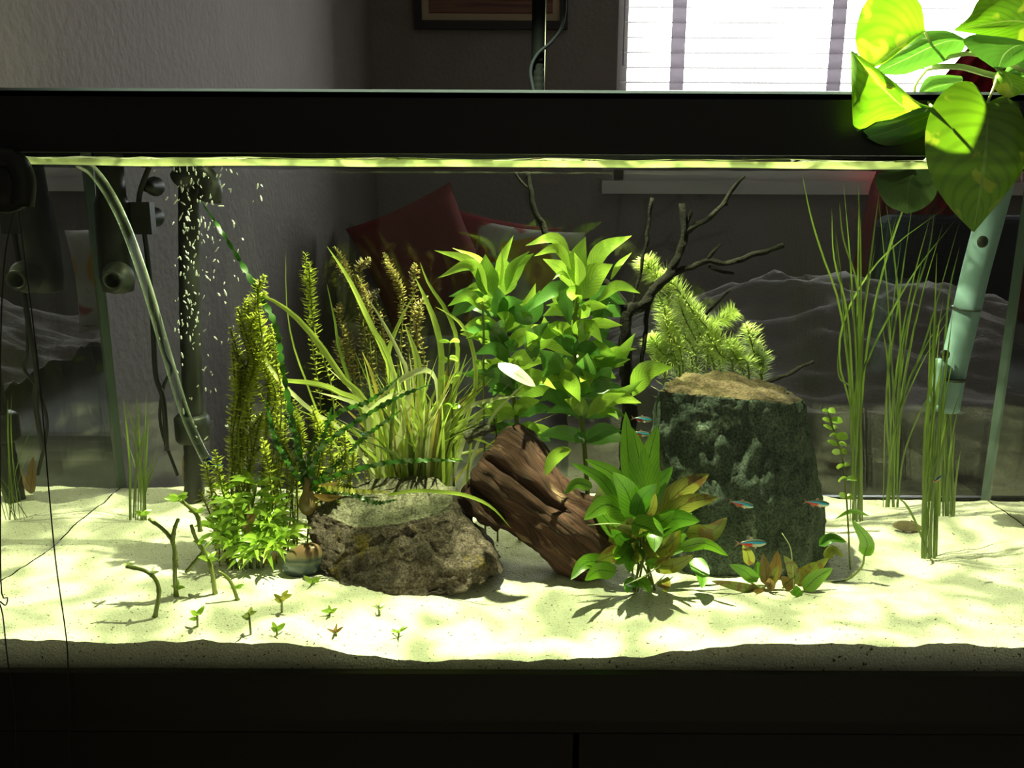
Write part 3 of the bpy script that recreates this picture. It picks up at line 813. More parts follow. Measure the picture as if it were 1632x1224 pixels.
# ================================================================== STONES, LOG, DRIFTWOOD
def loft(rings, sub, amp, freq, mats, name, label, cat, topdot=0.72, rough2=0.0, cell=0.0):
    bm = bmesh.new()
    rv = [[bm.verts.new(p) for p in r] for r in rings]
    n = len(rings[0])
    for a, b_ in zip(rv, rv[1:]):
        for k in range(n):
            bm.faces.new((a[k], a[(k + 1) % n], b_[(k + 1) % n], b_[k]))
    bm.faces.new(rv[0][::-1]); bm.faces.new(rv[-1])
    bmesh.ops.triangulate(bm, faces=bm.faces[:])
    bmesh.ops.subdivide_edges(bm, edges=bm.edges[:], cuts=sub, use_grid_fill=True, smooth=0.0)
    bmesh.ops.recalc_face_normals(bm, faces=bm.faces[:])
    bm.normal_update()
    ups = [f.normal.z > topdot for f in bm.faces]
    for it in range(1):
        bmesh.ops.smooth_vert(bm, verts=bm.verts[:], factor=0.3, use_axis_x=True, use_axis_y=True, use_axis_z=True)
    bm.normal_update()
    for v in bm.verts:
        p = v.co
        d = amp * noise.fractal(p * freq, 0.9, 2.1, 6) - amp * 0.7 * max(0, 1 - 5 * abs(noise.noise(Vector((p.x * 40, p.y * 40, p.z * 9))))) + rough2 * (noise.cell(p * 60) - 0.5)
        if cell: d -= cell * max(0, noise.noise(p * freq * 0.5 + Vector((9, 2, 4)))) ** 2
        v.co = p + v.normal * d
    c = Vector((0, 0, 0))
    for v in bm.verts: c += v.co
    c /= len(bm.verts)
    c.z = min(v.co.z for v in bm.verts)
    for v in bm.verts: v.co -= c
    for f, u in zip(bm.faces, ups):
        f.smooth = True; f.material_index = 1 if u else 0
    me = bpy.data.meshes.new(name); bm.to_mesh(me); bm.free()
    for m_ in mats: me.materials.append(m_)
    o = bpy.data.objects.new(name, me); COL.objects.link(o); o.location = c
    return tag(o, label, cat)

def Q(px, Y, z): return Vector((PX(px, Y, z), Y, z))
# big slate: rings bottom -> top, points FL FM FR R BR BM BL L
rings = [
    [Q(1105, .175, .04), Q(1200, .165, .04), Q(1290, .172, .04), Q(1322, .21, .04), Q(1300, .28, .04), Q(1200, .29, .04), Q(1090, .28, .04), Q(1070, .22, .04)],
    [P(1085, 800, .175), P(1200, 800, .165), P(1295, 820, .172), P(1320, 835, .21), Q(1300, .28, .10), Q(1200, .29, .10), Q(1080, .28, .10), P(1062, 790, .22)],
    [P(1050, 690, .185), P(1170, 705, .175), P(1275, 720, .180), P(1302, 730, .21), Q(1285, .275, .17), Q(1190, .285, .17), Q(1060, .275, .17), P(1036, 700, .22)],
    [P(1052, 622, .190), P(1160, 632, .180), P(1262, 642, .182), P(1288, 648, .21), Q(1270, .27, .235), Q(1180, .28, .245), Q(1060, .27, .245), P(1040, 645, .22)],
    [P(1062, 616, .197), P(1160, 625, .188), P(1255, 636, .190), P(1284, 634, .21), P(1240, 608, .262), P(1160, 590, .270), P(1095, 590, .262), P(1060, 606, .225)],
]
loft(rings, 18, 0.0046, 30, [M['slate'], M['slate_top']], 'slate_rock', 'tall green grey slate rock with flat rusty top', 'rock', 0.78, 0.0004)
rings = [
    [P(545, 965, .112), P(640, 962, .105), P(740, 945, .112), P(805, 915, .14), Q(805, .22, .045), Q(680, .25, .045), Q(530, .24, .045), P(510, 900, .15)],
    [P(545, 940, .115), P(640, 930, .112), P(735, 908, .118), P(797, 890, .14), Q(790, .22, .07), Q(680, .25, .07), Q(525, .24, .07), P(510, 885, .152)],
    [P(552, 890, .135), P(640, 872, .130), P(722, 862, .134), P(768, 860, .15), Q(760, .22, .095), Q(680, .245, .095), Q(520, .235, .095), P(494, 845, .175)],
    [P(568, 842, .155), P(650, 832, .148), P(712, 815, .150), P(735, 815, .17), P(730, 775, .215), P(660, 757, .235), P(540, 770, .225), P(484, 806, .19)],
    [P(575, 836, .160), P(650, 825, .155), P(708, 810, .157), P(722, 800, .175), P(720, 772, .21), P(655, 756, .228), P(548, 770, .218), P(488, 798, .195)],
]
loft(rings, 18, 0.0042, 40, [M['granite'], M['granite_top']], 'brown_rock', 'rough brown rock with flat top in front of the grass clump', 'rock', 0.80, 0.0008, 0.004)
# pebble
bm = bmesh.new(); bmesh.ops.create_icosphere(bm, subdivisions=4, radius=1)
pc = G(486, 916)
for v in bm.verts:
    p = v.co.copy()
    k_ = 1 + 0.10 * noise.noise(p * 1.3)
    v.co = Vector((p.x * 0.0225 * k_ + p.z * 0.004, p.y * 0.015 * k_, p.z * 0.0195 * k_ + 0.004 * p.x * (p.z > 0)))
for f in bm.faces: f.smooth = True
me = bpy.data.meshes.new('pebble'); bm.to_mesh(me); bm.free(); me.materials.append(M['pebble'])
o = bpy.data.objects.new('pebble', me); COL.objects.link(o); o.location = pc + Vector((0, 0.002, 0.0145))
tag(o, 'smooth blue grey pebble with tan cap leaning against the brown rock', 'pebble')

# log
axis = crom([P(774, 737, .235), P(836, 786, .205), P(905, 838, .185), P(978, 892, .18)], 90)
mb = MB(); n = 96; vs, fs, uv = [], [], []
T0 = (axis[-1] - axis[0]).normalized(); U = Vector((0, -1, 0)); U = (U - T0 * U.dot(T0)).normalized(); W = T0.cross(U)
if W.z < 0: W = -W
for i, p in enumerate(axis):
    t = i / 90
    for k_ in range(n):
        a = 2 * math.pi * k_ / n
        base = 0.052 * (1 - 0.26 * t) + 0.005 * math.sin(t * 9)
        r = base * (1 + 0.10 * noise.noise((math.cos(a) * 1.4, math.sin(a) * 1.4, t * 2.5)))
        r += 0.0042 * noise.noise((math.cos(a) * 5, math.sin(a) * 5, t * 2.0 + 7)) + 0.0050 * noise.noise((math.cos(a) * 15, math.sin(a) * 15, t * 3)) + 0.0030 * abs(noise.noise((math.cos(a) * 26, math.sin(a) * 26, t * 7)))  + 0.0024 * noise.noise((math.cos(a) * 50, math.sin(a) * 50, t * 14)) + 0.005 * noise.noise((math.cos(a) * 3, math.sin(a) * 3, t * 9 + 2))
        r -= 0.012 * math.exp(-((a - 0.35 - 0.3 * t) ** 2) / 0.012) * sstep(1.0, 0.4, t)       # split in the front face
        r -= 0.016 * math.exp(-((a - 5.6) ** 2) / 0.10) * sstep(0.55, 0.3, abs(t - 0.1))        # undercut
        r -= 0.018 * math.exp(-((a - 1.35) ** 2) / 0.12) * math.exp(-((t - 0.62) ** 2) / 0.02)  # rotted hollow on top
        if t < 0.03: r *= 0.90 + 0.10 * (t / 0.03)
        if t > 0.94: r *= 1 - 0.6 * ((t - 0.94) / 0.06)
        jag = (0.006 * noise.noise((math.cos(a) * 4, math.sin(a) * 4, 3)) if i < 3 else 0)
        vs.append(p + (U * math.cos(a) * 0.82 + W * math.sin(a)) * r + T0 * jag)
        uv.append((k_ / n, t))
for i in range(90):
    for k_ in range(n):
        a, b_ = i * n + k_, i * n + (k_ + 1) % n
        fs.append((a, b_, b_ + n, a + n))
vs.append(axis[0] + T0 * 0.012); uv.append((0.3, 0.0)); ci = len(vs) - 1
for k_ in range(n): fs.append((ci, (k_ + 1) % n, k_))
fs.append(tuple(range(90 * n, 91 * n)))
lg = thing('driftwood_log', 'split reddish brown log leaning between the two rocks', 'log', axis[-1] - Vector((0, 0, 0.03)))
mb.add(vs, fs, uv).build('trunk', M['log'], lg)
sl = MB().tube(crom([P(745, 792, .20), P(775, 818, .185), P(802, 838, .178)], 14), lambda t: 0.013 * (1 - 0.4 * t), 14, rough=0.6)
sl.build('splinter', M['log'], lg)
chip = MB().tube(crom([P(744, 698, .225), P(765, 688, .225), P(790, 682, .23)], 8), lambda t: 0.007 * (1 - 0.4 * t), 8, rough=0.5)
chip.build('bark_chip', M['granite_top'], lg)

# driftwood branch
DY = 0.285
dw = thing('driftwood_branch', 'black forked driftwood branch rising behind the slate rock', 'driftwood', G(1000, 800))
def twig(pts, r0, r1, name='branch', mat='twigwood', n=9, dy=0.0):
    q = [P(a, b_, DY + dy + (c[0] if c else 0)) for a, b_, *c in pts]
    m_ = mpp(q[0])
    c_ = crom(q, max(8, 5 * len(q)))
    c_ = [p + Vector((noise.noise(p * 60), noise.noise(p * 60 + Vector((5, 5, 5))), noise.noise(p * 60 + Vector((9, 1, 5))))) * 0.0022 for p in c_]
    return MB().tube(c_, lambda t: m_ * (r0 + (r1 - r0) * t), n, rough=0.55).build(name, M[mat], dw)
twig([(1005, 790), (1000, 720), (1004, 640), (997, 560), (1002, 500), (1027, 483), (1040, 462), (1068, 436), (1080, 406), (1093, 371), (1087, 324)], 12, 4.2, 'trunk', n=12)
twig([(1093, 369), (1096, 352), (1102, 333)], 4.2, 3)
twig([(1094, 368), (1121, 353), (1153, 324), (1171, 295), (1188, 279)], 5, 2.4)
twig([(1156, 322), (1162, 323)], 3, 1.5)
twig([(1072, 436), (1098, 425), (1130, 415), (1162, 417), (1198, 406), (1249, 390)], 5.5, 3.6)
twig([(1130, 412), (1139, 400), (1149, 387)], 3.2, 2)
twig([(1130, 424), (1148, 432), (1170, 436)], 3, 2)
twig([(1008, 490), (1020, 439), (1028, 398), (1033, 368), (1039, 313)], 2.4, 3.0)
twig([(1031, 480), (1033, 500), (1029, 539), (1021, 603)], 4.5, 3)
twig([(1125, 500, .02), (1145, 480, .02), (1165, 461, .02)], 3, 2)
twig([(1190, 620), (1240, 601), (1270, 588), (1298, 574)], 4, 2.4)
twig([(1000, 500), (985, 470), (930, 425), (895, 395), (873, 375), (855, 338), (845, 305), (841, 274)], 7, 3.2)
twig([(843, 302), (832, 290), (822, 275)], 2.4, 1.5)

# ================================================================== PLANTS
def leaf(pl, pts, wpx, mat, prof='lance', roll=None, fold=0.2, n=8, name='leaf', wave=0.0, cols=1):
    """pts: (px, py, Y) control points from leaf base to tip"""
    q = [P(*p) if not isinstance(p, Vector) else p for p in pts]
    wm = wpx * mpp(q[len(q) // 2])
    if roll is None: roll = R.uniform(-0.5, 0.5)
    return MB().ribbon(q, wm, n, roll, fold, prof, wave, cols).build(name, M[mat], pl)

def arc(b_, t, lift=0.0, Yb=0.25, Yt=None, sag=0.0):
    """base px, tip px -> 3 control points with a bulge of lift px to the left of the direction"""
    Yt = Yb if Yt is None else Yt
    dx, dy = t[0] - b_[0], t[1] - b_[1]
    l = math.hypot(dx, dy) or 1
    mx_, my_ = (b_[0] + t[0]) / 2 - dy / l * lift, (b_[1] + t[1]) / 2 + dx / l * lift
    return [(b_[0], b_[1], Yb), (mx_, my_, (Yb + Yt) / 2 - sag), (t[0], t[1], Yt)]

def c7(x, y): return (660 + x / 3.6, 340 + y / 3.6)

# ---- broad-leaved stem plants in the middle
def grounded(q):
    """lead the foot of a stem or blade down to the sand"""
    g_ = sandz(q[0].x, q[0].y)
    if q[0].z > g_ + 0.01:
        q = [Vector((q[0].x, q[0].y, g_ - 0.002)), q[0].lerp(Vector((q[0].x, q[0].y, g_)), 0.35)] + q[1:] if len(q) > 2 else [Vector((q[0].x, q[0].y, g_ - 0.002))] + q
    return q

def stem_tube(pl, pts, rpx, mat='stem', name='stem'):
    q = grounded([P(*p) for p in pts])
    return MB().tube(crom(q, 16), rpx * mpp(q[0]), 8).build(name, M[mat], pl)

def hygro(label, stempts, leaves, whorls, Y0):
    g = G(stempts[0][0], stempts[0][1]); g = Vector((P(stempts[0][0], stempts[0][1], Y0).x, Y0, sandz(0, Y0)))
    pl = thing('hygrophila', label, 'plant', g)
    stem_tube(pl, [(x, y, Y0 + d) for x, y, d in stempts], 4)
    for (b_, t, w_, lift, dY, mt_) in leaves:
        b_, t = c7(*b_), c7(*t)
        leaf(pl, arc(b_, t, lift * 1.35, Y0 + 0.3 * dY, Y0 + dY), w_ / 3.6 * 1.2, mt_, 'lance', None, 0.22, 10)
    for (x, y, n_, ln, dark) in whorls:
        a0 = R.random() * 6
        for k_ in range(n_):
            a = a0 + k_ * 2 * math.pi / n_ + R.uniform(-.25, .25)
            l = ln * R.uniform(.9, 1.4)
            dx, dY = math.cos(a) * l, math.sin(a) * l / 1450
            tip = (x + dx, y - l * R.uniform(-.15, .45))
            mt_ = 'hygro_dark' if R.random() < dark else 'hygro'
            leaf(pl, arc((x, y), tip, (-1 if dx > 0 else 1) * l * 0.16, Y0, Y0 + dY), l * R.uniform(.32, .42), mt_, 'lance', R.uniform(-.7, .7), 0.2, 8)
    return pl
h, hd = 'hygro', 'hygro_dark'
hygro('broad leaved bright green stem plant topped by arching leaves, beside the grass clump',
      [(832, 760, 0), (826, 680, 0), (812, 580, 0), (800, 500, 0), (792, 455, 0)],
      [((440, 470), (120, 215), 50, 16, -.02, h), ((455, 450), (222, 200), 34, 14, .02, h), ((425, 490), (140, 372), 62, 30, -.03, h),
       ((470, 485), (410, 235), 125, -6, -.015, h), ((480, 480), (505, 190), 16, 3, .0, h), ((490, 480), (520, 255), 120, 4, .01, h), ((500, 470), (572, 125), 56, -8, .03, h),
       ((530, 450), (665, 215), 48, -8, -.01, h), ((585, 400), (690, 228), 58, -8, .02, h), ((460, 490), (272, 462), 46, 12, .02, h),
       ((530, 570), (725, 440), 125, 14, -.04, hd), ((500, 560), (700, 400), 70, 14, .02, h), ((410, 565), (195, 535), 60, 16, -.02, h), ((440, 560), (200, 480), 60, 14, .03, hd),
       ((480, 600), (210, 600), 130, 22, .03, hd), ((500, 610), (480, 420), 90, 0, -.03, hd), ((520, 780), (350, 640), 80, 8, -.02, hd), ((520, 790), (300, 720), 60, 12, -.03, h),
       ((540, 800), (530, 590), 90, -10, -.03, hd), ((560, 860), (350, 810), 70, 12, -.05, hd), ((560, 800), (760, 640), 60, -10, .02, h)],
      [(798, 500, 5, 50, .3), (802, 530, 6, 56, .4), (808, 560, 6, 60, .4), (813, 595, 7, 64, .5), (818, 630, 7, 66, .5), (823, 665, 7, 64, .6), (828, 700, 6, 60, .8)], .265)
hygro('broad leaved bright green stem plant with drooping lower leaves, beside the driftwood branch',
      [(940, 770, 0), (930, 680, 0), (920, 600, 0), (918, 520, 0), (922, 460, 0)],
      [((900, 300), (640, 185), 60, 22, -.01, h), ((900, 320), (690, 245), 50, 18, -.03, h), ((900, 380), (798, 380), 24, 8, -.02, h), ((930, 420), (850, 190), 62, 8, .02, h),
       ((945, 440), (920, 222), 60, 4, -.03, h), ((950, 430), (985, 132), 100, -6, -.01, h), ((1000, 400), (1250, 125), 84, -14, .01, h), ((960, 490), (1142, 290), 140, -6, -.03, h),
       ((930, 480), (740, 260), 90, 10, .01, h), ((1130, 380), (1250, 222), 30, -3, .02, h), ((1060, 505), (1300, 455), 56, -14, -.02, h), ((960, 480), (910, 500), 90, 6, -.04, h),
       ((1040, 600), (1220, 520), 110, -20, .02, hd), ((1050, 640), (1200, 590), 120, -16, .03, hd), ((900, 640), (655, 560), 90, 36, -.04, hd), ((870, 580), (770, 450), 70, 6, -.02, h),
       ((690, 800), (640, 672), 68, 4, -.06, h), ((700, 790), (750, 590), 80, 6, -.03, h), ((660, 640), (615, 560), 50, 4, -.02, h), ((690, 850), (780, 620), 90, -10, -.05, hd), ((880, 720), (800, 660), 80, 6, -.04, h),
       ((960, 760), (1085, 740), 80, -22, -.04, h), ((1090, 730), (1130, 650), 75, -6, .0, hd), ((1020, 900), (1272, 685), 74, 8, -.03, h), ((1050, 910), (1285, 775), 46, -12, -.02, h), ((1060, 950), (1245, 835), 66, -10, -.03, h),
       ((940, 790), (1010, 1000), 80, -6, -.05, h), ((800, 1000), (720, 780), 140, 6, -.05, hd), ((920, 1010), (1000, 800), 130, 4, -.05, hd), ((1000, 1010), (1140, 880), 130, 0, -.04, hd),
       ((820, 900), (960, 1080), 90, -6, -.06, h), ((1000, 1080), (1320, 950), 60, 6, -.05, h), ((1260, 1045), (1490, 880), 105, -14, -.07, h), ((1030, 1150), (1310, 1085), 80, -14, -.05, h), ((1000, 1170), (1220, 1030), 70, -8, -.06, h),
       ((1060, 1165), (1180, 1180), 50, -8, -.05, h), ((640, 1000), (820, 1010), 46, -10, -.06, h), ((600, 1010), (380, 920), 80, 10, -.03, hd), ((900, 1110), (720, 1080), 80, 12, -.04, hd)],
      [(920, 500, 6, 56, .3), (918, 535, 6, 60, .4), (920, 568, 7, 64, .4), (922, 600, 7, 66, .4), (925, 632, 7, 68, .5), (930, 665, 7, 62, .6), (936, 705, 6, 58, .8)], .255)
pw = thing('fallen_leaf', 'bleached white leaf caught among the green stem plant leaves', 'leaf', P(820, 600, .16))
leaf(pw, [c7(490, 860) + (.165,), c7(580, 915) + (.150,), c7(702, 992) + (.150,)], 29, 'pale_leaf', 'wide', 0.75, 0.15, 10)

# ---- round leaved stems
def bacopa(label, stempts, Y0, n_, wpx, mat='lime', name='bacopa'):
    pl = thing(name, label, 'plant', P(stempts[0][0], stempts[0][1], Y0))
    q = crom(grounded([P(x, y, Y0) for x, y in stempts]), 40)
    MB().tube(q, 1.6 * mpp(q[0]), 6).build('stem', M['stem'], pl)
    for k_ in range(n_):
        p = q[int(40 - 40 * 0.8 * k_ / n_)]
        for s in (-1, 1):
            w_ = wpx * mpp(p) * R.uniform(.75, 1.1)
            d = Vector((s * w_ * 1.15 * R.uniform(.6, 1), R.uniform(-1, 1) * w_, w_ * R.uniform(-.1, .35)))
            MB().ribbon([p, p + d * .5 + Vector((0, 0, w_ * .15)), p + d], w_, 6, R.uniform(.5, 1.2), .15, 'round').build('leaf', M[mat], pl)
    return pl
bacopa('small round leaved stem growing beside the slate rock and tall grass', [(1358, 905), (1352, 800), (1345, 730), (1332, 690), (1322, 655)], .19, 9, 15)
bacopa('round leaved stem between the grass clump and the arching stem plant', [(725, 740), (722, 650), (716, 590), (718, 545)], .24, 5, 17)
bacopa('thin round leaved stem reaching the top of the arching stem plant', [(775, 740), (772, 620), (772, 540), (770, 480)], .235, 6, 12)
bacopa('low tuft of round leaves above the upper end of the log', [(795, 730), (792, 690), (786, 660)], .26, 5, 14, 'lime')

# ---- grass clump behind the brown rock
gc = thing('grass_clump', 'dense clump of long yellow green grass blades behind the brown rock', 'plant', Vector((PX(665, .262, .07), .262, .068)))
def blade(pl, pts, wpx, mat='blade', Yb=.26, Yt=None, roll=None, n=14, name='blade'):
    Yt = Yb if Yt is None else Yt
    m_ = len(pts)
    q = [(x, y, Yb + (Yt - Yb) * i / (m_ - 1)) for i, (x, y) in enumerate(pts)]
    return leaf(pl, grounded([P(*p) for p in q]), wpx, mat, 'strap', R.uniform(-.4, .4) if roll is None else roll, 0.2, n, name)
B = [([(650, 780), (594, 654), (551, 608), (515, 556), (476, 510), (437, 481), (396, 466)], 10, 'blade', .22),
     ([(668, 780), (626, 589), (594, 523), (558, 448), (522, 394)], 9, 'blade', .25),
     ([(690, 780), (700, 660), (705, 570), (695, 517), (678, 475), (662, 442)], 10, 'blade', .24),
     ([(695, 780), (722, 640), (731, 556), (715, 500), (685, 455), (670, 419)], 7, 'blade', .27),
     ([(668, 780), (652, 610), (640, 570), (613, 517), (581, 468)], 7, 'blade_pale', .25),
     ([(648, 780), (622, 600), (620, 563), (636, 517), (662, 468)], 8, 'blade', .26),
     ([(676, 780), (676, 660), (672, 628), (665, 569), (646, 517)], 15, 'blade', .25),
     ([(600, 775), (590, 670), (610, 628), (650, 600), (680, 590), (696, 606), (698, 650)], 10, 'blade_pale', .21),
     ([(618, 775), (623, 729), (643, 687), (652, 648), (644, 627), (607, 641), (580, 665)], 12, 'blade_pale', .20),
     ([(640, 780), (590, 660), (545, 628), (505, 613), (443, 607), (394, 603)], 9, 'blade', .23),
     ([(630, 785), (558, 697), (509, 664), (463, 625), (427, 582), (420, 543), (424, 530)], 7, 'blade_pale', .19),
     ([(640, 780), (623, 703), (587, 654), (551, 638), (505, 626)], 8, 'blade_pale', .22),
     ([(600, 780), (530, 700), (505, 651), (489, 608), (470, 556), (458, 491), (456, 406)], 3, 'blade', .24),
     ([(610, 780), (590, 700), (545, 569), (535, 514), (522, 455)], 5, 'val', .27),
     ([(680, 780), (700, 705), (740, 655), (780, 638), (835, 630)], 8, 'blade_pale', .22),
     ([(685, 780), (700, 715), (740, 675), (792, 638)], 6, 'blade', .22),
     ([(690, 780), (710, 700), (745, 668), (800, 660)], 5, 'blade', .23),
     ([(700, 780), (745, 670), (759, 618), (757, 568), (743, 526), (721, 504), (696, 490)], 7, 'blade', .23),
     ([(700, 780), (712, 690), (725, 630), (745, 565)], 9, 'blade', .25), ([(690, 780), (705, 660), (712, 600), (720, 573)], 7, 'blade_tip', .25),
     ([(705, 775), (722, 706), (760, 700), (790, 712)], 5, 'blade', .20),
     ([(640, 780), (600, 620), (578, 560)], 6, 'blade_tip', .27), ([(660, 780), (640, 640), (610, 560), (590, 520)], 6, 'blade', .28)]
for pts, w_, mt_, Yt in B: blade(gc, pts, w_, mt_, .255, Yt)
for k_ in range(150):
    bx = R.gauss(666, 26); tx = bx + R.gauss(0, 55) + (bx - 668) * 1.6; ty = R.uniform(560, 715)
    mx_ = bx + (tx - bx) * R.uniform(.15, .4)
    blade(gc, [(bx, 785), (mx_, (785 + ty) / 2 - 10), (tx, ty)], R.uniform(3, 7), R.choice(['blade', 'blade', 'blade', 'blade_pale', 'blade_tip', 'val']), R.uniform(.235, .275), R.uniform(.19, .31), n=8)

# ---- tall thin grass at the right and far left
def thin_clump(label, basepx, Yb, tips, n_extra, box, wpx=3.0):
    g = P(basepx[0], basepx[1], Yb); g.z = sandz(g.x, g.y) - 0.002
    pl = thing('thin_grass', label, 'plant', g)
    for pts in tips:
        blade(pl, [(basepx[0] + R.uniform(-9, 9), basepx[1])] + pts, wpx, 'val', Yb, Yb + R.uniform(-.04, .05), n=16)
    for k_ in range(n_extra):
        bx = basepx[0] + R.uniform(-14, 14); tx, ty = R.uniform(box[0], box[2]), R.uniform(box[1], box[3])
        ty = min(ty, basepx[1] - 60)
        blade(pl, [(bx, basepx[1]), (bx + (tx - bx) * .12, basepx[1] * .62 + ty * .38), (bx + (tx - bx) * .5, basepx[1] * .28 + ty * .72), (tx, ty)], R.uniform(1.6, wpx), 'val', Yb + R.uniform(-.008, .008), min(.35, Yb + R.uniform(-.04, .05)), n=12)
    return pl
yA = G(1368, 830).y; yB = G(1420, 808).y; yC = G(1482, 888).y; yD = G(1512, 820).y
thin_clump('tall thin grass rising beside the round leaved stem and slate rock', (1368, 830), yA,
           [[(1360, 660), (1340, 580), (1345, 512), (1379, 443), (1428, 387), (1506, 329)], [(1372, 620), (1389, 561), (1418, 502), (1461, 427), (1523, 348)],
            [(1358, 640), (1340, 490), (1310, 400), (1292, 340), (1279, 278)], [(1362, 640), (1352, 500), (1330, 410), (1326, 330)], [(1370, 600), (1368, 460), (1345, 380), (1338, 320)],
            [(1372, 600), (1372, 400), (1367, 280)], [(1378, 600), (1400, 460), (1440, 330), (1458, 310)], [(1374, 620), (1378, 500), (1392, 380), (1402, 300)], [(1366, 640), (1340, 600), (1336, 560)]], 7, (1300, 280, 1480, 560))
thin_clump('thin grass clump just behind the grey catfish', (1422, 806), yB,
           [[(1432, 640), (1436, 520), (1425, 400), (1412, 320)], [(1425, 640), (1450, 500), (1480, 400), (1490, 335)], [(1418, 600), (1408, 520)], [(1440, 640), (1476, 540), (1530, 350)], [(1414, 640), (1430, 500), (1455, 320)]], 11, (1395, 300, 1530, 640))
thin_clump('thin grass clump rising in front of the grey catfish', (1482, 888), yC,
           [[(1475, 700), (1488, 560), (1494, 400)], [(1490, 700), (1486, 600), (1505, 470)], [(1462, 830), (1445, 800), (1430, 790)]], 20, (1472, 480, 1535, 700), 3.6)
thin_clump('thin grass clump under the lower end of the teal tube', (1512, 820), yD, [[(1506, 640), (1512, 480), (1530, 390)]], 18, (1490, 520, 1540, 720))
yE = G(222, 832).y
thin_clump('short thin grass on bare sand in front of the clear hose', (222, 832), yE, [], 14, (196, 620, 262, 740), 3)

# ---- rotala-like stems with many tiny leaves
def rotala(label, stems, mat, Y0, lpx=9, wpx=4, step=5, name='rotala', whorl=4, base=None, smat='stem', dup=1, taper=.45):
    b_ = base or (stems[0][-1][0], stems[0][-1][1])
    g = Vector((P(b_[0], b_[1], Y0).x, Y0, sandz(P(b_[0], b_[1], Y0).x, Y0)))
    pl = thing(name, label, 'plant', g)
    stems = stems + [[(x + jx + R.uniform(-11, 11), y + jy) for x, y in st_] for st_ in stems for jx, jy in [(R.uniform(-14, 14), R.uniform(5, 60)) for _ in range(dup - 1)]]
    for st_ in stems:
        dy = R.uniform(-.02, .02)
        q0 = [P(x, y, Y0 + dy) for x, y in st_]
        q0.append(Vector((q0[-1].x + R.uniform(-.004, .004), Y0 + dy, sandz(q0[-1].x, Y0 + dy) - .002))) if q0[-1].z > sandz(q0[-1].x, Y0 + dy) + .01 else None
        ln = sum((a - c).length for a, c in zip(q0, q0[1:]))
        m_ = mpp(q0[0])
        n_ = max(8, int(ln / (step * m_)))
        q = crom(q0, n_)
        so = MB().tube(q, 1.4 * m_, 5).build('stem', M[smat], pl)
        f = MB()
        for i, p in enumerate(q):
            t = i / n_
            sz = min(1, 0.35 + t * 6) * (1 - taper * t)
            T = (q[min(i + 1, n_)] - q[max(i - 1, 0)]).normalized()
            a0 = R.random() * 6.3
            A = T.orthogonal().normalized(); C = T.cross(A)
            for k_ in range(whorl):
                if t > .35 and R.random() < .25: continue
                a = a0 + k_ * 2 * math.pi / whorl + R.uniform(-.4, .4)
                d = A * math.cos(a) + C * math.sin(a) - T * R.uniform(.1, .6)
                d = d.normalized() * lpx * m_ * sz * R.uniform(.7, 1.25)
                s_ = d.cross(T).normalized() * wpx * m_ * sz * .5
                tip = p + d
                mid = p + d * .5
                f.add([p, mid + s_, tip, mid - s_], [(0, 1, 2, 3)], [(.5, 0), (1, .5), (.5, 1), (0, .5)])
        f.build('foliage', M[mat], so, kind='stuff')
    return pl
rotala('tall yellow green stem plant rising beside the black bubble tube',
       [[(423, 442), (412, 464), (415, 512), (423, 553), (445, 598), (450, 660), (440, 760), (420, 850)], [(368, 525), (382, 575), (382, 631), (380, 700), (385, 790), (388, 870)], [(396, 473), (398, 517), (406, 564), (405, 600), (400, 680), (395, 800), (392, 870)],
        [(398, 655), (388, 700), (384, 740), (382, 800), (380, 860)], [(433, 520), (440, 570), (452, 620), (455, 700), (430, 840)], [(410, 500), (425, 540), (432, 590), (430, 660), (415, 860)], [(372, 560), (376, 620), (370, 690), (372, 760), (380, 860)], [(420, 660), (410, 700), (400, 760), (395, 860)]],
       'rotala', .22, 16, 8, 7.5, base=(400, 850), whorl=5, dup=3)
rotala('slender fuzzy stem plant standing between the bubble tube and the grass blades', [[(487, 406), (491, 450), (494, 500), (500, 560), (512, 640), (520, 760)], [(493, 420), (496, 470), (505, 540), (530, 620), (540, 760)]], 'rotala', .30, 18, 6.5, 8, base=(520, 780), whorl=5)
rotala('mass of fine brown stems behind the grass clump',
       [[(534, 395), (555, 428), (573, 470), (580, 520), (590, 600), (600, 760)], [(590, 412), (574, 428), (578, 460), (590, 493), (600, 560), (610, 760)], [(613, 405), (622, 428), (634, 447), (643, 470), (640, 540), (620, 760)], [(662, 421), (660, 451), (655, 520), (650, 600), (640, 760)],
        [(543, 484), (541, 507), (557, 540), (570, 620), (590, 760)], [(671, 488), (664, 528), (655, 580), (650, 760)], [(570, 440), (585, 480), (590, 540), (600, 640), (610, 760)], [(548, 520), (562, 560), (575, 600), (590, 760)], [(600, 480), (612, 540), (615, 620), (615, 760)]],
       'rotala_brown', .32, 13, 7, 7.5, base=(610, 780), dup=2)
rotala('bushy dull green stems filling the gap left of the grass clump',
       [[(470, 640), (480, 690), (478, 740), (470, 860)], [(440, 660), (455, 710), (460, 770), (455, 860)], [(500, 650), (510, 700), (505, 780)], [(525, 660), (530, 710), (528, 790)], [(550, 680), (552, 730), (540, 790)], [(345, 720), (352, 760), (362, 810), (370, 870)], [(330, 740), (340, 790), (350, 850)], [(420, 700), (432, 760), (440, 860)]],
       'rotala', .20, 15, 7.5, 7.5, base=(470, 860), dup=3)

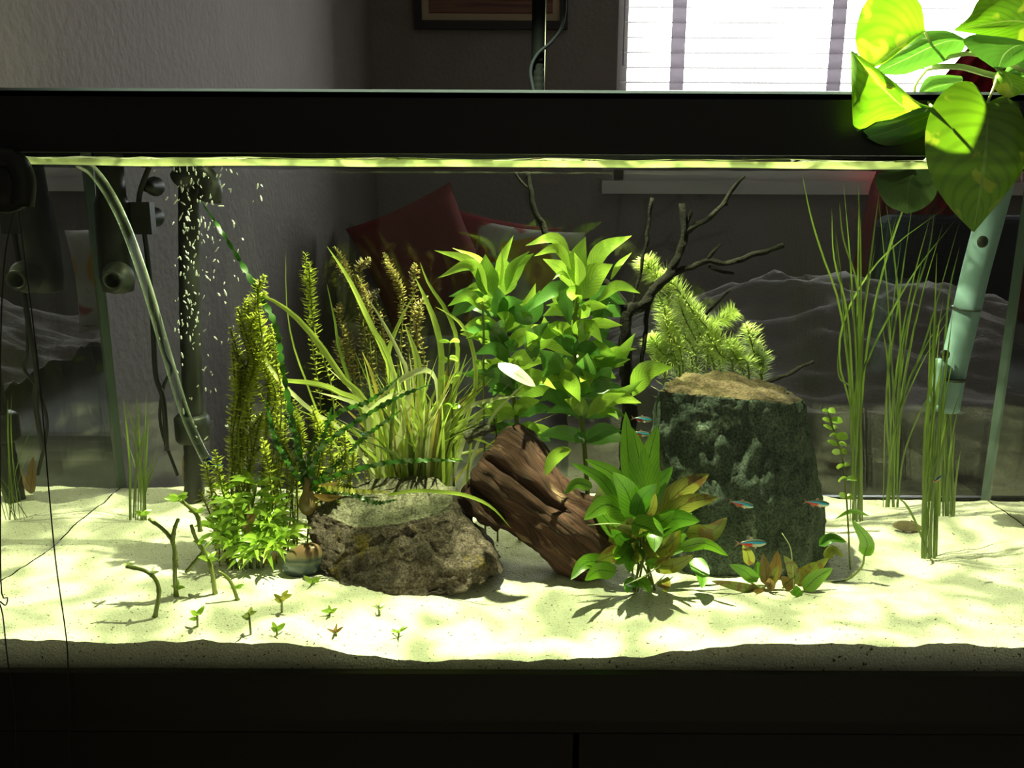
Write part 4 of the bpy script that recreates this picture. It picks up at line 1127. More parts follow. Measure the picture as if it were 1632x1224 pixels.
# feathery pale plant on the slate rock
rotala('feathery pale green plant growing from behind the slate rock top',
       [[(1052, 440), (1077, 456), (1112, 503), (1145, 539), (1186, 592)], [(1024, 410), (1036, 428), (1052, 446), (1066, 470)], [(1050, 468), (1068, 509), (1086, 530), (1112, 590)], [(1174, 493), (1158, 504), (1139, 517), (1130, 560)], [(1190, 515), (1203, 560), (1214, 600)],
        [(1036, 533), (1056, 562), (1080, 592)], [(1042, 576), (1060, 584), (1085, 596)], [(1209, 562), (1213, 580), (1216, 600)], [(1062, 533), (1080, 550), (1105, 590)], [(1100, 480), (1112, 520), (1130, 560), (1150, 595)], [(1082, 470), (1090, 500), (1110, 540), (1140, 595)], [(1060, 490), (1066, 530), (1090, 590)], [(1160, 540), (1175, 570), (1195, 600)], [(1128, 530), (1150, 565), (1170, 600)]],
       'feather', .31, 23, 2.2, 3.4, name='feathery_plant', whorl=8, base=(1150, 620), taper=.1)

# bright star-topped plant in the left foreground
stp = thing('star_plant', 'bright lime stem plant with star shaped leaf tops near the pebble', 'plant', G(392, 908))
ys = stp.location.y
for (x, y, ln, d) in [(411, 774, 34, .02), (372, 804, 30, .0), (347, 843, 26, -.01), (372, 866, 30, -.015), (435, 826, 34, .0), (457, 850, 36, -.01), (445, 866, 34, -.02), (395, 840, 28, .0), (420, 862, 28, -.02), (365, 782, 22, .02), (440, 800, 26, .015), (360, 826, 24, .01), (400, 880, 26, -.02)]:
    Y0 = ys + d
    q = crom([P(x, y, Y0), P((x + 392) / 2 + R.uniform(-5, 5), (y + 905) / 2, Y0), Vector((P(392 + (x - 392) * .45, 905, ys).x, ys, stp.location.z - .002))], 14)
    MB().tube(q, 1.8 * mpp(q[0]), 6).build('stem', M['stem'], stp)
    for lev in range(3):
        c_ = q[lev * 2]
        nl = 8 - lev
        for k_ in range(nl):
            a = k_ * 2 * math.pi / nl + lev + R.uniform(-.2, .2)
            l = 1.6 * ln * mpp(c_) * R.uniform(.7, 1.05) * (1 if lev else .85)
            dv = Vector((math.cos(a), math.sin(a) * .9, R.uniform(.0, .55) - lev * .25)).normalized() * l
            MB().ribbon([c_, c_ + dv * .55 + Vector((0, 0, l * .14)), c_ + dv], 7.5 * mpp(c_), 5, R.uniform(-.6, .6), .2, 'lance').build('leaf', M['lime'], stp)
for (b_, t) in [((395, 860), (398, 805)), ((385, 845), (412, 815)), ((420, 900), (445, 878))]:
    leaf(stp, arc(b_, t, 4, ys - .01, ys - .01), 11, 'brown_leaf')

# crinkled-leaf bulb plant
bY = .185
bulb_p = P(492, 800, bY)
cr = thing('crinum', 'dark green crinkled ribbon plant growing from a pale bulb by the brown rock', 'plant', bulb_p - Vector((0, 0, .02)))
MB().lathe(bulb_p - Vector((0, 0, .016)), (0.05, 0, 1), [(0, .003), (.003, .007), (.010, .0105), (.018, .0095), (.026, .006), (.036, .0045), (.044, .004)], 20).build('bulb', M['bulb'], cr)
for pts, mt_ in [([(492, 775, bY), (470, 680, .19), (452, 590, .2), (440, 520, .21), (405, 455, .22), (360, 380, .23), (320, 322, .24)], 'crinum'),
                 ([(495, 775, bY), (520, 765, .16), (560, 752, .15), (620, 738, .15), (680, 734, .15), (738, 735, .15)], 'crinum'),
                 ([(495, 775, bY), (510, 720, .17), (545, 690, .16), (590, 660, .15), (640, 632, .15), (690, 612, .16)], 'crinum'),
                 ([(492, 775, bY), (500, 710, .2), (540, 660, .2), (590, 640, .2), (640, 600, .2)], 'crinum'),
                 ([(490, 775, bY), (478, 730, .18), (470, 690, .18), (455, 660, .18)], 'crinum'), ([(494, 775, bY), (505, 735, .18), (520, 690, .18), (530, 650, .19)], 'crinum'),
                 ([(490, 775, bY), (465, 745, .17), (440, 700, .17), (425, 640, .18)], 'crinum'), ([(496, 775, bY), (540, 740, .19), (580, 700, .2), (640, 655, .2)], 'crinum'),
                 ([(497, 780, bY), (520, 782, .15), (560, 787, .14), (600, 802, .135), (635, 797, .135)], 'crinum'),
                 ([(497, 778, bY), (530, 780, .14), (570, 784, .135), (625, 785, .135)], 'crinum_yellow')]:
    leaf(cr, pts, 10, mt_, 'crinkle', R.uniform(-.3, .3), .1, 150, 'ribbon_leaf', wave=.8)
leaf(cr, [(620, 790, .135), (660, 783, .135), (700, 784, .13), (745, 790, .125), (785, 808, .12), (817, 842, .12)], 6, 'blade', 'strap', .2, .2, 18, 'ribbon_leaf')
for (b_, t) in [((500, 778), (545, 768)), ((502, 790), (548, 792))]:
    leaf(cr, arc(b_, t, 4, bY - .01, bY - .03), 12, 'brown_leaf')

# crypt rosettes in front of the slate
def c4a(x, y): return (860 + x / 3.825, 640 + y / 3.825)
yc = .135
cp = thing('crypt', 'large broad leaved green rosette plant growing at the lower end of the log', 'plant', Vector((PX(1030, yc, .06), yc, sandz(PX(1030, yc, .06), yc))))
old = 'crypt_old'; cg = 'crypt'
for (b_, t, w_, lift, dY, mt_) in [((600, 620), (530, 60), 105, -4, .03, cg), ((640, 610), (570, 155), 120, 4, .02, cg), ((680, 600), (725, 140), 120, -8, .02, cg), ((650, 700), (820, 392), 110, -8, .02, cg), ((720, 720), (1042, 435), 130, -10, .02, old),
                                 ((740, 740), (1100, 580), 105, -12, .0, old), ((900, 800), (1152, 700), 110, 12, -.02, old), ((690, 790), (985, 725), 120, -12, -.03, cg), ((560, 640), (285, 350), 90, 16, .0, cg), ((500, 640), (200, 372), 70, 12, -.01, cg),
                                 ((590, 700), (455, 428), 135, 6, -.04, cg), ((600, 700), (722, 495), 105, -8, -.04, cg), ((640, 720), (715, 555), 60, 4, -.03, old), ((560, 700), (278, 720), 115, 22, -.03, cg), ((570, 740), (712, 915), 125, -18, -.06, cg),
                                 ((330, 520), (158, 562), 58, 12, .0, cg), ((680, 740), (830, 660), 80, 6, -.05, cg), ((640, 860), (850, 820), 100, 14, -.05, old), ((660, 980), (830, 790), 90, 4, -.05, old),
                                 ((440, 985), (200, 1085), 84, 16, -.05, cg), ((475, 1040), (285, 1088), 90, 10, -.06, cg), ((640, 950), (470, 990), 100, 12, -.04, cg), ((640, 900), (560, 1040), 90, 10, -.05, cg), ((860, 890), (1160, 935), 66, -14, -.05, cg), ((950, 950), (1000, 1135), 88, -6, -.05, cg),
                                 ((600, 1090), (545, 1165), 70, 4, -.06, cg), ((610, 1090), (680, 1165), 70, -4, -.06, cg), ((760, 1080), (775, 1165), 75, -2, -.05, old), ((700, 1000), (950, 930), 80, 8, -.04, old), ((620, 840), (480, 760), 80, 4, -.02, old), ((520, 900), (470, 960), 70, 4, -.05, cg), ((560, 900), (640, 960), 80, 4, -.05, old),
                                 ((720, 1000), (650, 990), 60, 4, -.05, cg), ((750, 930), (870, 780), 90, 4, -.04, old), ((400, 470), (330, 600), 60, -8, .02, 'crypt_old')]:
    b_, t = c4a(*b_), c4a(*t)
    leaf(cp, arc(b_, t, lift, yc + .3 * dY, yc + dY), w_ / 3.825 * 1.18, mt_, 'ovate', R.uniform(-.35, .35), .22, 10)
for k_ in range(22):
    a = R.uniform(0, 6.28); l = R.uniform(45, 85)
    b_ = (1026 + math.cos(a) * 10, 862 + R.uniform(-14, 22)); t = (b_[0] + math.cos(a) * l, b_[1] - l * R.uniform(-.15, .75))
    leaf(cp, arc(b_, t, R.uniform(-8, 8), yc, yc + .055 * math.sin(a)), l * R.uniform(.36, .46), R.choice([cg, cg, old]), 'ovate', R.uniform(-.6, .6), .22, 9)
for pts in [[c4a(630, 800) + (yc - .01,), c4a(500, 745) + (yc - .03,), c4a(300, 750) + (yc - .03,)], [c4a(745, 995) + (.09,), c4a(650, 1060) + (.085,), c4a(530, 1115) + (.08,)]]:
    MB().tube(crom([P(*p) for p in pts], 14), .0006, 5).build('root', M['stem_pale'], cp)
for k_ in range(8):
    a = R.uniform(0, 6.28); p0 = cp.location + Vector((math.cos(a) * .012, math.sin(a) * .01, -.002)); p1 = P(*c4a(R.uniform(560, 720), R.uniform(700, 900)), yc - .02)
    MB().tube(crom([p0, (p0 + p1) / 2 + Vector((0, 0, .004)), p1], 8), .0012, 6).build('petiole', M['stem'], cp)
cl = thing('curled_leaf', 'curled pale green leaf lying over the top of the log', 'leaf', P(880, 752, .165))
leaf(cl, [(912, 716, .18), (893, 722, .168), (880, 735, .16), (872, 758, .155)], 22, 'hygro', 'wide', .2, .25, 9)

gs = G(1216, 938)
sc_ = thing('small_crypt', 'low crypt with green and brown leaves at the foot of the slate rock', 'plant', gs)
def c3(x, y): return (1000 + x / 3.06, 560 + y / 3.06)
for (b_, t, w_, mt_, dY) in [((640, 1120), (505, 1035), 70, cg, -.01), ((650, 1100), (640, 1020), 60, cg, .01), ((690, 1140), (670, 980), 66, 'brown_leaf', .0), ((700, 1130), (740, 965), 66, 'brown_leaf', .01), ((690, 1150), (700, 1100), 60, 'brown_leaf', -.01), ((660, 1165), (415, 1115), 50, old, -.02), ((700, 1160), (745, 1040), 50, old, -.01),
                           ((640, 1165), (580, 1125), 50, cg, -.01), ((830, 1120), (770, 990), 60, old, .0), ((830, 1130), (930, 1020), 90, old, .01), ((840, 1140), (990, 1000), 70, old, .02), ((870, 1160), (1010, 1050), 78, cg, -.02), ((820, 1150), (760, 1090), 60, 'brown_leaf', .0), ((690, 1165), (620, 1165), 40, 'brown_leaf', -.02), ((600, 1040), (570, 940), 60, old, .02), ((850, 1150), (800, 1170), 50, cg, -.02)]:
    b_, t = c3(*b_), c3(*t)
    leaf(sc_, arc(b_, t, R.uniform(-5, 5), gs.y + .2 * dY, gs.y + dY), w_ / 3.06, mt_, 'ovate', R.uniform(-.4, .4), .2, 8)
MB().tube(crom([P(1268, 935, gs.y), P(1266, 900, gs.y), P(1262, 870, gs.y + .005), P(1249, 848, gs.y + .008)], 14), .0006, 5).build('root', M['stem_pale'], sc_)
for (b_, t) in [((1238, 940), (1216, 936)), ((1195, 938), (1218, 938)), ((1270, 930), (1250, 936))]:
    MB().tube(crom([P(b_[0], b_[1] - 14, gs.y), P(t[0], t[1], gs.y)], 5), .0011, 6).build('petiole', M['stem'], sc_)

gl_ = G(1345, 925)
lo = thing('crypt_runner', 'single green leaf on a long curved stalk beside the slate rock', 'plant', gl_)
leaf(lo, [(1380, 884, gl_.y), (1384, 860, gl_.y), (1360, 826, gl_.y)], 24, cg, 'ovate', .2, .2, 9)
MB().tube(crom([P(1380, 882, gl_.y), P(1377, 900, gl_.y), P(1362, 916, gl_.y), gl_ + Vector((0, 0, .001)), gl_ + Vector((-.02, 0, -.001))], 18), .0012, 6).build('stalk', M['stem'], lo)
leaf(lo, [(1308, 868, gl_.y), (1328, 855, gl_.y), (1352, 862, gl_.y)], 17, cg, 'ovate', .3, .2, 8)
leaf(lo, [(1318, 890, gl_.y), (1330, 874, gl_.y), (1347, 886, gl_.y)], 16, old, 'ovate', .3, .2, 8)
leaf(lo, [(1388, 820, gl_.y + .03), (1360, 812, gl_.y + .03), (1332, 826, gl_.y + .03)], 8, cg, 'lance', .3, .2, 8)

# brown dead leaf by the hose
bl_ = G(300, 790)
bf = thing('brown_leaf', 'translucent brown dying leaf standing by the end of the clear hose', 'leaf', bl_)
leaf(bf, [(312, 790, bl_.y), (304, 765, bl_.y), (294, 730, bl_.y)], 20, 'brown_leaf', 'ovate', .2, .2, 8)
leaf(bf, [(312, 790, bl_.y), (318, 765, bl_.y), (322, 742, bl_.y)], 14, 'brown_leaf', 'ovate', -.2, .2, 8)

# cut stems standing in the sand, left foreground
def cutting(label, paths, tips, rpx=3.6):
    g = G(*paths[0][0])
    pl = thing('stem_cutting', label, 'plant', g)
    for pts in paths:
        q = [P(x, y, g.y) for x, y in pts]
        q2 = crom(q, 20); m_ = mpp(q2[0])
        q2 = [p + Vector((0, .003 * noise.noise(p * 40), 0)) for p in q2]
        MB().tube(q2, lambda t: m_ * (rpx * (1 - .25 * t)) * (1.25 if int(t * 20) % 6 == 0 else 1), 8).build('stem', M['stem'], pl)
    for (x, y, ln, k_n, mt_) in tips:
        c_ = P(x, y, g.y)
        for k_ in range(k_n):
            a = k_ * 2 * math.pi / k_n + R.uniform(-.3, .3); l = ln * mpp(c_) * R.uniform(.7, 1.1)
            dv = Vector((math.cos(a), math.sin(a) * .7, R.uniform(.1, .7))).normalized() * l
            MB().ribbon([c_, c_ + dv * .5 + Vector((0, 0, l * .1)), c_ + dv], ln * .42 * mpp(c_), 5, R.uniform(-.5, .5), .2, 'ovate').build('leaf', M[mt_], pl)
    return pl
cutting('bare curved cutting bending over towards the wires, farthest from the star plant', [[(250, 986), (256, 950), (250, 925), (235, 912), (204, 905)]], [(206, 904, 14, 5, 'stem_pale'), (246, 916, 13, 4, 'stem_pale')])
cutting('forked cutting with a small leafy tip, tallest on the open sand', [[(284, 952), (282, 900), (278, 866), (262, 845), (240, 828)], [(278, 866), (281, 845), (287, 829)], [(284, 905), (280, 870)]], [(230, 824, 18, 5, 'lime'), (286, 940, 16, 4, 'lime')])
cutting('branched dark cutting with leafy tips standing against the star plant', [[(346, 948), (340, 909), (327, 882), (315, 862), (308, 838)], [(322, 848), (318, 826), (305, 810), (288, 797)], [(327, 882), (314, 897), (300, 913)]], [(286, 800, 24, 6, 'lime'), (318, 820, 16, 5, 'lime'), (336, 895, 20, 6, 'lime'), (322, 868, 14, 4, 'lime')])
cutting('short dark cutting leaning out from under the star plant', [[(382, 958), (374, 936), (362, 920), (350, 912)]], [(380, 940, 14, 4, 'lime')], 3)
def sprout(label, base, h_, leaves, mt_, stem='stem', wide=.5):
    g = G(*base)
    pl = thing('seedling', label, 'plant', g, None)
    top = P(base[0] + R.uniform(-4, 4), base[1] - h_, g.y)
    MB().tube(crom([g - Vector((0, 0, .002)), (g + top) / 2, top], 8), 1.8 * mpp(g), 6).build('stem', M[stem], pl)
    for k_ in range(leaves):
        a = k_ * 2 * math.pi / leaves + R.uniform(-.4, .4); l = 15 * mpp(g) * R.uniform(.8, 1.2)
        dv = Vector((math.cos(a), math.sin(a) * .7, R.uniform(.15, .9))).normalized() * l
        s_ = g.lerp(top, R.uniform(.55, 1))
        MB().ribbon([s_, s_ + dv * .5, s_ + dv], l * wide, 5, R.uniform(-.4, .4), .2, 'ovate').build('leaf', M[mt_], pl)
sprout('tiny seedling with dark stem and one lime tuft on bare sand', (318, 1001), 22, 5, 'lime')
sprout('olive seedling standing upright with narrow leaves', (403, 1013), 36, 4, 'stem')
sprout('tiny yellow topped seedling with hairy roots', (452, 978), 26, 5, 'crinum_yellow')
sprout('low lime green seedling hugging the sand near the front glass', (445, 1014), 9, 6, 'lime')
sprout('small brown seedling with thin arching leaves near the front glass', (540, 1014), 8, 5, 'brown_leaf', wide=.3)
sprout('little green leaf pair just under the pebble', (499, 934), 7, 4, 'lime')
sprout('little green and brown leaf pair on the sand before the brown rock', (527, 982), 7, 4, 'hygro')
sprout('fuzzy pale sprig right before the brown rock', (608, 982), 16, 9, 'stem_pale', wide=.15)
sprout('thin pale green sprig lying near the front glass', (638, 1016), 10, 6, 'lime', wide=.25)

# ================================================================== POTHOS
def leaf3(pl, left, mid, right, mat, Yl, Ym, Yr, n=14):
    """left edge, midrib and right edge in photo pixels, base to tip, each with its own depths (base, tip)"""
    def line(pts, Y):
        return crom([P(x, y, Y[0] + (Y[1] - Y[0]) * i / (len(pts) - 1)) for i, (x, y) in enumerate(pts)], n)
    a, m_, b_ = line(left, Yl), line(mid, Ym), line(right, Yr)
    mb = MB(); vs, uv, fs = [], [], []
    for i in range(n + 1):
        t = i / n
        for q in range(7):
            u = q / 6
            if u < .5: p = a[i].lerp(m_[i], u * 2)
            else: p = m_[i].lerp(b_[i], u * 2 - 1)
            k_ = math.sin(abs(u - .5) * 2 * math.pi)
            vs.append(p + Vector((0, -.004 * k_ * math.sin(math.pi * min(1, t + .1)), 0))); uv.append((u, t))
    for i in range(n):
        for q in range(6):
            a_ = i * 7 + q; fs.append((a_, a_ + 1, a_ + 8, a_ + 7))
    return mb.add(vs, fs, uv).build('leaf', M[mat], pl)
po_ = thing('pothos', 'trailing pothos with large glossy green leaves hanging over the rim', 'plant', Vector((P(1640, 160, -.02).x, .03, .53)))
# A striped leaf at the top, B dark underside beneath it
leaf3(po_, [(1473, 46), (1468, 6), (1440, -22), (1400, -22), (1372, 12), (1362, 60), (1372, 92), (1390, 104)], [(1473, 47), (1450, 58), (1430, 74), (1408, 92), (1391, 104)], [(1473, 48), (1455, 62), (1432, 80), (1410, 97), (1392, 105)], 'pothos', (.00, -.03), (-.01, -.03), (-.01, -.03))
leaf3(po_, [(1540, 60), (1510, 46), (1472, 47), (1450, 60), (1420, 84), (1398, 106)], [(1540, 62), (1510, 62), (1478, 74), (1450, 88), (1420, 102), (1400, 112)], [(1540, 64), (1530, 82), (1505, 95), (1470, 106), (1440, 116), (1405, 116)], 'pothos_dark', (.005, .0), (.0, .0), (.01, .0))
# C folded leaf
leaf3(po_, [(1486, 168), (1460, 158), (1430, 132), (1395, 105), (1372, 88), (1355, 77)], [(1486, 168), (1460, 172), (1440, 168), (1412, 142), (1385, 112), (1356, 78)], [(1486, 168), (1455, 170), (1425, 186), (1395, 192), (1363, 206), (1357, 150), (1355, 80)], 'pothos', (-.03, -.04), (-.035, -.045), (-.035, -.03))
# D dark leaf below C
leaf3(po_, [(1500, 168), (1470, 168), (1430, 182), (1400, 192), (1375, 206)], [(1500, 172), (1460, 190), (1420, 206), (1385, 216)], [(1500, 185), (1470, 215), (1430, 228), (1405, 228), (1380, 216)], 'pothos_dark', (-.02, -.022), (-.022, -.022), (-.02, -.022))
# E large hanging leaf
leaf3(po_, [(1572, 160), (1550, 128), (1518, 132), (1488, 162), (1474, 215), (1482, 275), (1512, 325), (1551, 366)], [(1573, 162), (1573, 200), (1570, 250), (1562, 310), (1552, 366)], [(1574, 160), (1600, 150), (1625, 170), (1638, 215), (1632, 265), (1600, 310), (1553, 367)], 'pothos', (-.022, -.05), (-.035, -.05), (-.03, -.05), 20)
# F, G, H and others at the right
leaf3(po_, [(1660, 70), (1610, 57), (1565, 52), (1521, 46)], [(1660, 40), (1620, 30), (1575, 34), (1521, 45)], [(1660, -40), (1600, -35), (1560, -5), (1545, 22), (1520, 44)], 'pothos', (-.03, -.02), (-.04, -.02), (-.03, -.02))
leaf3(po_, [(1640, 62), (1600, 54), (1560, 50), (1535, 60), (1548, 80), (1588, 108)], [(1640, 66), (1618, 70), (1600, 84), (1590, 108)], [(1640, 75), (1640, 85), (1630, 92), (1615, 100), (1592, 109)], 'pothos_dark', (-.01, -.02), (-.015, -.02), (-.01, -.02))
leaf3(po_, [(1590, 108), (1582, 125), (1588, 142), (1605, 153)], [(1592, 108), (1606, 120), (1612, 135), (1606, 153)], [(1594, 107), (1620, 116), (1640, 124), (1640, 140), (1608, 153)], 'pothos', (-.02, -.03), (-.03, -.03), (-.02, -.03))
leaf3(po_, [(1595, 160), (1615, 152), (1640, 150)], [(1595, 162), (1620, 175), (1645, 190)], [(1595, 166), (1606, 190), (1640, 235)], 'pothos_dark', (-.015, -.01), (-.02, -.01), (-.012, -.01))
leaf3(po_, [(1600, 112), (1612, 95), (1645, 88)], [(1600, 114), (1622, 110), (1645, 108)], [(1602, 116), (1625, 124), (1645, 122)], 'pothos_dark', (.0, .0), (-.01, .0), (.0, .0))
leaf3(po_, [(1532, 118), (1500, 116), (1475, 122), (1461, 150)], [(1534, 126), (1505, 132), (1480, 140), (1462, 153)], [(1534, 140), (1510, 154), (1485, 156), (1463, 155)], 'pothos_dark', (.03, .03), (.025, .03), (.03, .03))
# added leaf, coloured dim to stand in for a reflection in the back pane
leaf3(po_, [(1450, 262), (1410, 268), (1395, 285), (1412, 322), (1445, 338)], [(1465, 262), (1450, 285), (1447, 310), (1446, 338)], [(1480, 264), (1495, 285), (1490, 312), (1470, 330), (1447, 338)], 'pothos_reflection', (.09, .10), (.085, .10), (.09, .10))
for pts, r in [([(1478, 106, .01), (1500, 103, .0), (1535, 104, -.005), (1580, 116, -.01), (1650, 128, -.005)], 5), ([(1498, 90, .01), (1520, 86, .0), (1550, 82, -.01), (1600, 95, -.01), (1650, 120, 0)], 4),
               ([(1478, 106, .01), (1460, 130, .0), (1456, 150, .0)], 3), ([(1590, 108, -.02), (1580, 96, -.01), (1552, 82, -.01)], 2.5), ([(1590, 112, -.02), (1584, 135, -.03), (1573, 161, -.033)], 2.5), ([(1486, 168, -.03), (1478, 160, -.015), (1460, 145, 0)], 2.5),
               ([(1573, 162, -.034), (1590, 156, -.02), (1612, 150, 0), (1650, 140, .02)], 2.5), ([(1473, 47, -.005), (1485, 70, .0), (1500, 90, .01)], 2.2), ([(1465, 262, .085), (1500, 230, .08), (1580, 180, .05), (1650, 150, .03)], 2.2),
               ([(1650, 128, -.005), (1700, 128, .0), (1760, 150, .04), (1790, 260, .08)], 5)]:
    MB().tube(crom([P(*p) for p in pts], 16), r * .9 * mpp(P(*pts[0])), 8).build('vine', M['stem_pale'], po_)

# ================================================================== EQUIPMENT
# black bubble tube
bt = thing('bubble_tube', 'black vertical filter tube wrapped in rising bubbles', 'filter tube', Vector((PX(310, .37, .06), .37, .06)))
q = crom([P(303, 268, .37), P(302, 330, .37), P(304, 500, .37), P(309, 640, .37), P(311, 700, .37), Vector((PX(312, .37, .06), .37, .058))], 60)
MB().tube(q, lambda t: 17 * mpp(q[0]) * (1 + .03 * math.sin(t * 190)), 20).build('pipe', M['rubber'], bt)
MB().tube(crom([P(288, 290, .355), P(302, 276, .35), P(320, 278, .35), P(335, 300, .355), P(334, 322, .357)], 16), .014, 14).build('elbow', M['rubber'], bt)
MB().lathe(P(310, 700, .37), (0, 0, 1), [(-.004, .020), (0, .022), (.028, .022), (.032, .018)], 24).build('collar', M['rubber'], bt)
# pump with nozzle
pm = thing('circulation_pump', 'dark internal pump with round nozzle in the back corner', 'pump', P(190, 450, .375))
MB().lathe(P(190, 470, .375), (0.03, 0, 1), [(0, .008), (.003, .018), (.02, .021), (.11, .021), (.12, .017), (.17, .016)], 24).build('body', M['rubber'], pm)
MB().lathe(P(192, 444, .355), (0.0, -1, -0.1), [(0, .019), (.004, .020), (.012, .016), (.02, .0125), (.024, .0125), (.0235, .0085), (.012, .008)], 28).build('nozzle', M['grey_plastic'], pm)
MB().box(P(205, 375, .39), P(238, 325, .375)).build('bracket', M['rubber'], pm, False)
for a in ((232, 350), (232, 300)):
    MB().lathe(P(a[0], a[1], .385), (0, 1, 0), [(0, .006), (.01, .008), (.026, .012), (.03, .0125)], 20).build('suction_cup', M['rubber'], pm)
# cords
def cable(label, pts, r, mat='rubber', name='power_cable'):
    q = crom([P(*p) for p in pts], 40)
    return MB().tube(q, r, 8).build(name, M[mat], label=label, cat='cable')
cable('black pump cable hanging in a loose curve behind the clear hose', [(240, 262, .38), (222, 320, .38), (232, 380, .382), (240, 450, .385), (245, 520, .385), (250, 600, .385), (262, 640, .385), (268, 720, .385)], .0034)
cable('thin black cable crossing down to the sand behind the clear hose', [(246, 480, .39), (262, 560, .39), (275, 590, .39), (262, 620, .39), (258, 680, .39), (285, 760, .385)], .0022)
q = crom([P(126, 262, .19), P(150, 278, .20), P(178, 318, .21), P(205, 375, .22), P(235, 460, .23), P(265, 560, .24), (P(300, 670, .24)), P(336, 745, .235)], 60)
ho = thing('air_hose', 'clear plastic hose curving down to the tall stem plant', 'hose', P(336, 745, .235))
MB().tube(q, 8.5 * mpp(q[20]), 18, cap=False).build('hose', M['hose'], ho)
MB().lathe(P(336, 742, .235), (q[-1] - q[-2]), [(-.008, .0052), (.0, .0052), (.008, .004)], 14).build('air_stone', solid('blue_airstone', (0.01, 0.05, 0.35), .5), ho)
# thermometer clip at the front glass top left and its wires
th = thing('thermometer_probe', 'black suction holder stuck to the front glass corner', 'probe', P(14, 300, -.02))
MB().lathe(P(14, 300, -.021), (0, -1, 0), [(-.012, .004), (-.010, .012), (.0, .020), (.006, .0205), (.010, .019)], 28).build('suction_cup', M['rubber'], th)
MB().tube(crom([P(-30, 262, -.026), P(0, 256, -.026), P(25, 262, -.026), P(38, 290, -.026), P(36, 330, -.026)], 20), .0085, 14).build('holder', M['rubber'], th)
cable('thin black wire hanging straight down in front of the tank glass near the stem cuttings', [(30, 320, -.024), (36, 380, -.022), (52, 500, -.020), (68, 640, -.020), (80, 780, -.020), (92, 900, -.020), (108, 1010, -.020), (112, 1060, -.020), (114, 1140, -.022), (116, 1300, -.02)], .0006, name='sensor_wire')
cable('thin black wire with a small loop at the far end of the tank glass', [(28, 320, -.024), (8, 420, -.022), (2, 600, -.020), (3, 780, -.020), (5, 940, -.020), (15, 956, -.020), (12, 968, -.021), (2, 962, -.021), (8, 985, -.020), (16, 1056, -.020), (28, 1140, -.022), (32, 1300, -.02)], .0006, name='sensor_wire')
# teal tube
tt = thing('teal_tube', 'pale teal tube slanting down behind the thin grass', 'tube', P(1508, 650, .325))
q = crom([P(1600, 262, .30), P(1577, 350, .305), P(1556, 430, .31), P(1538, 510, .315), P(1520, 590, .32), P(1510, 650, .325)], 30)
MB().tube(q, 21 * mpp(q[10]), 24).build('pipe', M['teal'], tt)
for (x, y) in ((1569, 358), (1541, 488), (1518, 600)):
    c_ = P(x, y, .312)
    MB().lathe(c_, q[15] - q[16], [(-.0008, .0161), (.0008, .0161)], 24).build('seam_ring', M['grey_plastic'], tt)
MB().tube(crom([P(1502, 570, .305), P(1497, 610, .306), P(1492, 640, .308)], 8), .007, 12).build('side_outlet', M['teal'], tt)
MB().lathe(P(1505, 562, .302), (0.3, -1, 0), [(0, .006), (.004, .006)], 14).build('opening', M['rubber'], tt)
MB().lathe(P(1566, 382, .2885), (0.2, -1, 0.1), [(0, .007), (.002, .0065)], 14).build('vent', M['grey_plastic'], tt)

# ================================================================== BUBBLES
bm = bmesh.new(); bmesh.ops.create_icosphere(bm, subdivisions=1, radius=1)
for f in bm.faces: f.smooth = True
bme = bpy.data.meshes.new('air_bubble'); bm.to_mesh(bme); bm.free(); bme.materials.append(M['bubble'])
for k_ in range(260):
    if k_ < 110: x, y, Y = R.gauss(303, 13), R.uniform(270, 560), R.uniform(.33, .345)
    else:
        y = 272 + 430 * R.random() ** 1.6; x = R.gauss(325, 30) if R.random() < .8 else R.uniform(255, 440); Y = R.uniform(.25, .38)
    if x < 245: x = 300
    o = bpy.data.objects.new('air_bubble', bme); COL.objects.link(o)
    o.location = P(x, y, Y)
    s = R.uniform(.00055, .0013)
    o.scale = (s, s, s * R.uniform(1.5, 4.0)); o.rotation_euler = (0, R.gauss(0, .45), 0)
    if k_ < 110: tag(o, 'tiny bright air bubble streaking up over the black bubble tube', 'bubble', 'air bubbles on the bubble tube')
    else: tag(o, 'tiny bright air bubble drifting free beside the black bubble tube', 'bubble', 'air bubbles drifting off the bubble tube')

# ================================================================== FISH
def tetra_mesh():
    mb = MB(); n, m_ = 14, 16; vs, fs, uv = [], [], []
    for i in range(n + 1):
        t = i / n
        hgt = .145 * math.sin(math.pi * min(1, (t * .93 + .05)) ** .78) ** .85 + .012
        wd = hgt * .52
        for k_ in range(m_):
            a = 2 * math.pi * k_ / m_
            vs.append((.5 - t, math.cos(a) * wd, math.sin(a) * hgt)); uv.append((math.sin(a) * .5 + .5, t))
    for i in range(n):
        for k_ in range(m_):
            a, b_ = i * m_ + k_, i * m_ + (k_ + 1) % m_
            fs.append((a, b_, b_ + m_, a + m_))
    fs.append(tuple(range(m_ - 1, -1, -1))); fs.append(tuple(range(n * m_, (n + 1) * m_)))
    return mb.add(vs, fs, uv)
def fan(pts):
    mb = MB(); c_ = pts[0]
    mb.add(pts, [(0, i, i + 1) for i in range(1, len(pts) - 1)])
    return mb
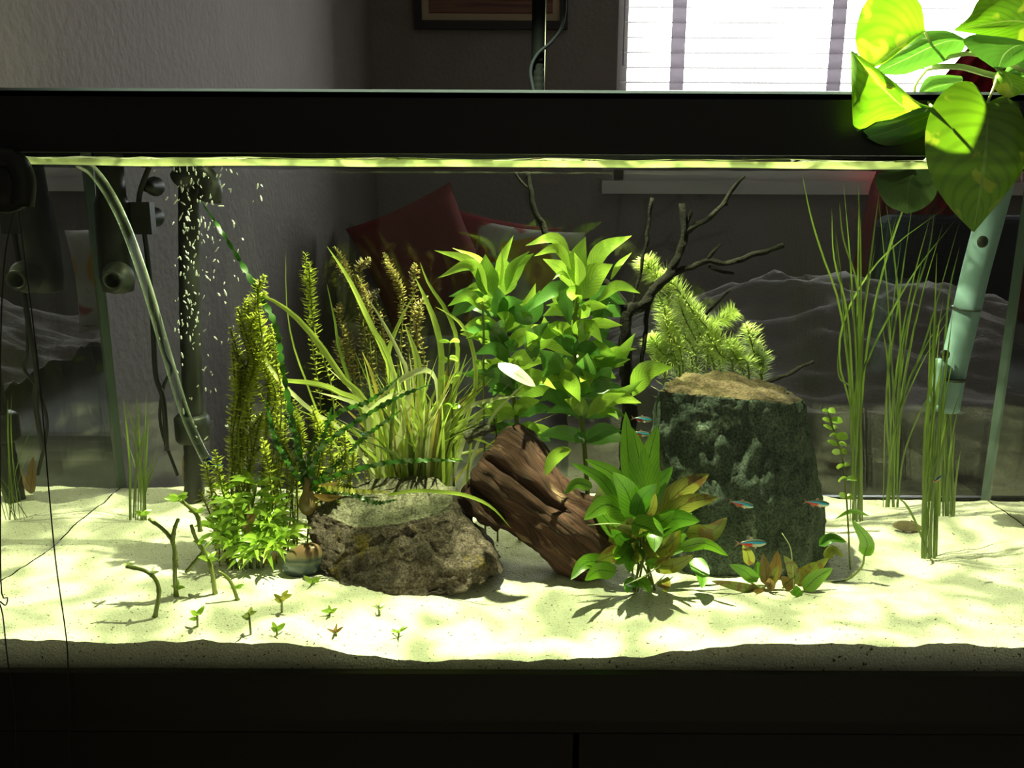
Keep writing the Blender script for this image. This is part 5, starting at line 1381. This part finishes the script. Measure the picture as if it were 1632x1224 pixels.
def fish(name, label, cat, p, length, heading, tilt, skin, group=None, cory=False):
    e = thing(name, label, cat, (0, 0, 0), group)
    body = tetra_mesh()
    if cory:
        for v in body.v:
            v.z = v.z * (1.35 if v.z > 0 else .8) + .02; v.y *= 1.5
    body.build('body', M[skin], e)
    fm_ = 'cory' if cory else 'fin'
    fan([Vector((-.44, 0, 0)), Vector((-.70, .01, .15)), Vector((-.60, 0, .04)), Vector((-.60, 0, -.04)), Vector((-.70, -.01, -.15))]).build('tail_fin', M[fm_], e)
    fan([Vector((.02, 0, .13)), Vector((-.02, 0, .27 if cory else .25)), Vector((-.13, 0, .22)), Vector((-.14, 0, .11))]).build('dorsal_fin', M[fm_], e)
    fan([Vector((-.10, 0, -.11)), Vector((-.16, 0, -.22)), Vector((-.30, 0, -.15)), Vector((-.32, 0, -.06))]).build('anal_fin', M[fm_], e)
    for s in (-1, 1):
        fan([Vector((.18, s * .06, -.08)), Vector((.10, s * .13, -.17)), Vector((.04, s * .10, -.15))]).build('pectoral_fin', M[fm_], e)
        MB().lathe((.40, s * .037, .03), (0, s, 0), [(0, .024), (.008, .022), (.013, .012)], 12).build('eye', M['eye'], e)
    e.location = p; e.scale = (length,) * 3; e.rotation_euler = (0, tilt, heading)
    return e
def tet(label, x, y, Y, lpx, flip=False, tilt=0, yaw=0.0):
    p = P(x, y, Y)
    fish('neon_tetra', label, 'fish', p, lpx * mpp(p), math.pi * flip + yaw, tilt, 'tetra', 'neon tetras')
tet('neon tetra in front of the slate, above another tetra and the small crypt', 1186, 802, .145, 35, tilt=.22)
tet('neon tetra at the outer edge of the slate, over bright sand', 1306, 800, .165, 36, tilt=.12)
tet('neon tetra low over the small crypt at the foot of the slate', 1202, 864, .125, 42, tilt=-.02)
tet('neon tetra turned away in front of the thin grass below the teal tube', 1497, 760, .17, 24, tilt=-.2, yaw=.7)
tet('neon tetra in the dark gap under the leaves beside the slate, upper of two', 1026, 667, .27, 28, tilt=.1)
tet('neon tetra in the dark gap beside the slate, lower of two', 1024, 690, .26, 26, tilt=.1)
tet('neon tetra among the grass blades, highest in the clump', 664, 621, .29, 30, True, tilt=.2)
tet('neon tetra deep in the grass clump close to the bulb plant', 590, 692, .29, 26, True, tilt=.1)
tet('neon tetra in the open gap between grass clump and log', 722, 694, .30, 26, True, tilt=-.3)
tet('neon tetra hovering by the end of the clear hose', 345, 742, .26, 22, tilt=.2)
gy = G(1450, 846)
fish('corydoras', 'grey brown catfish resting on the sand behind thin grass', 'fish', gy + Vector((0, 0, .0062)), .040, math.pi, -.12, 'cory', None, True)
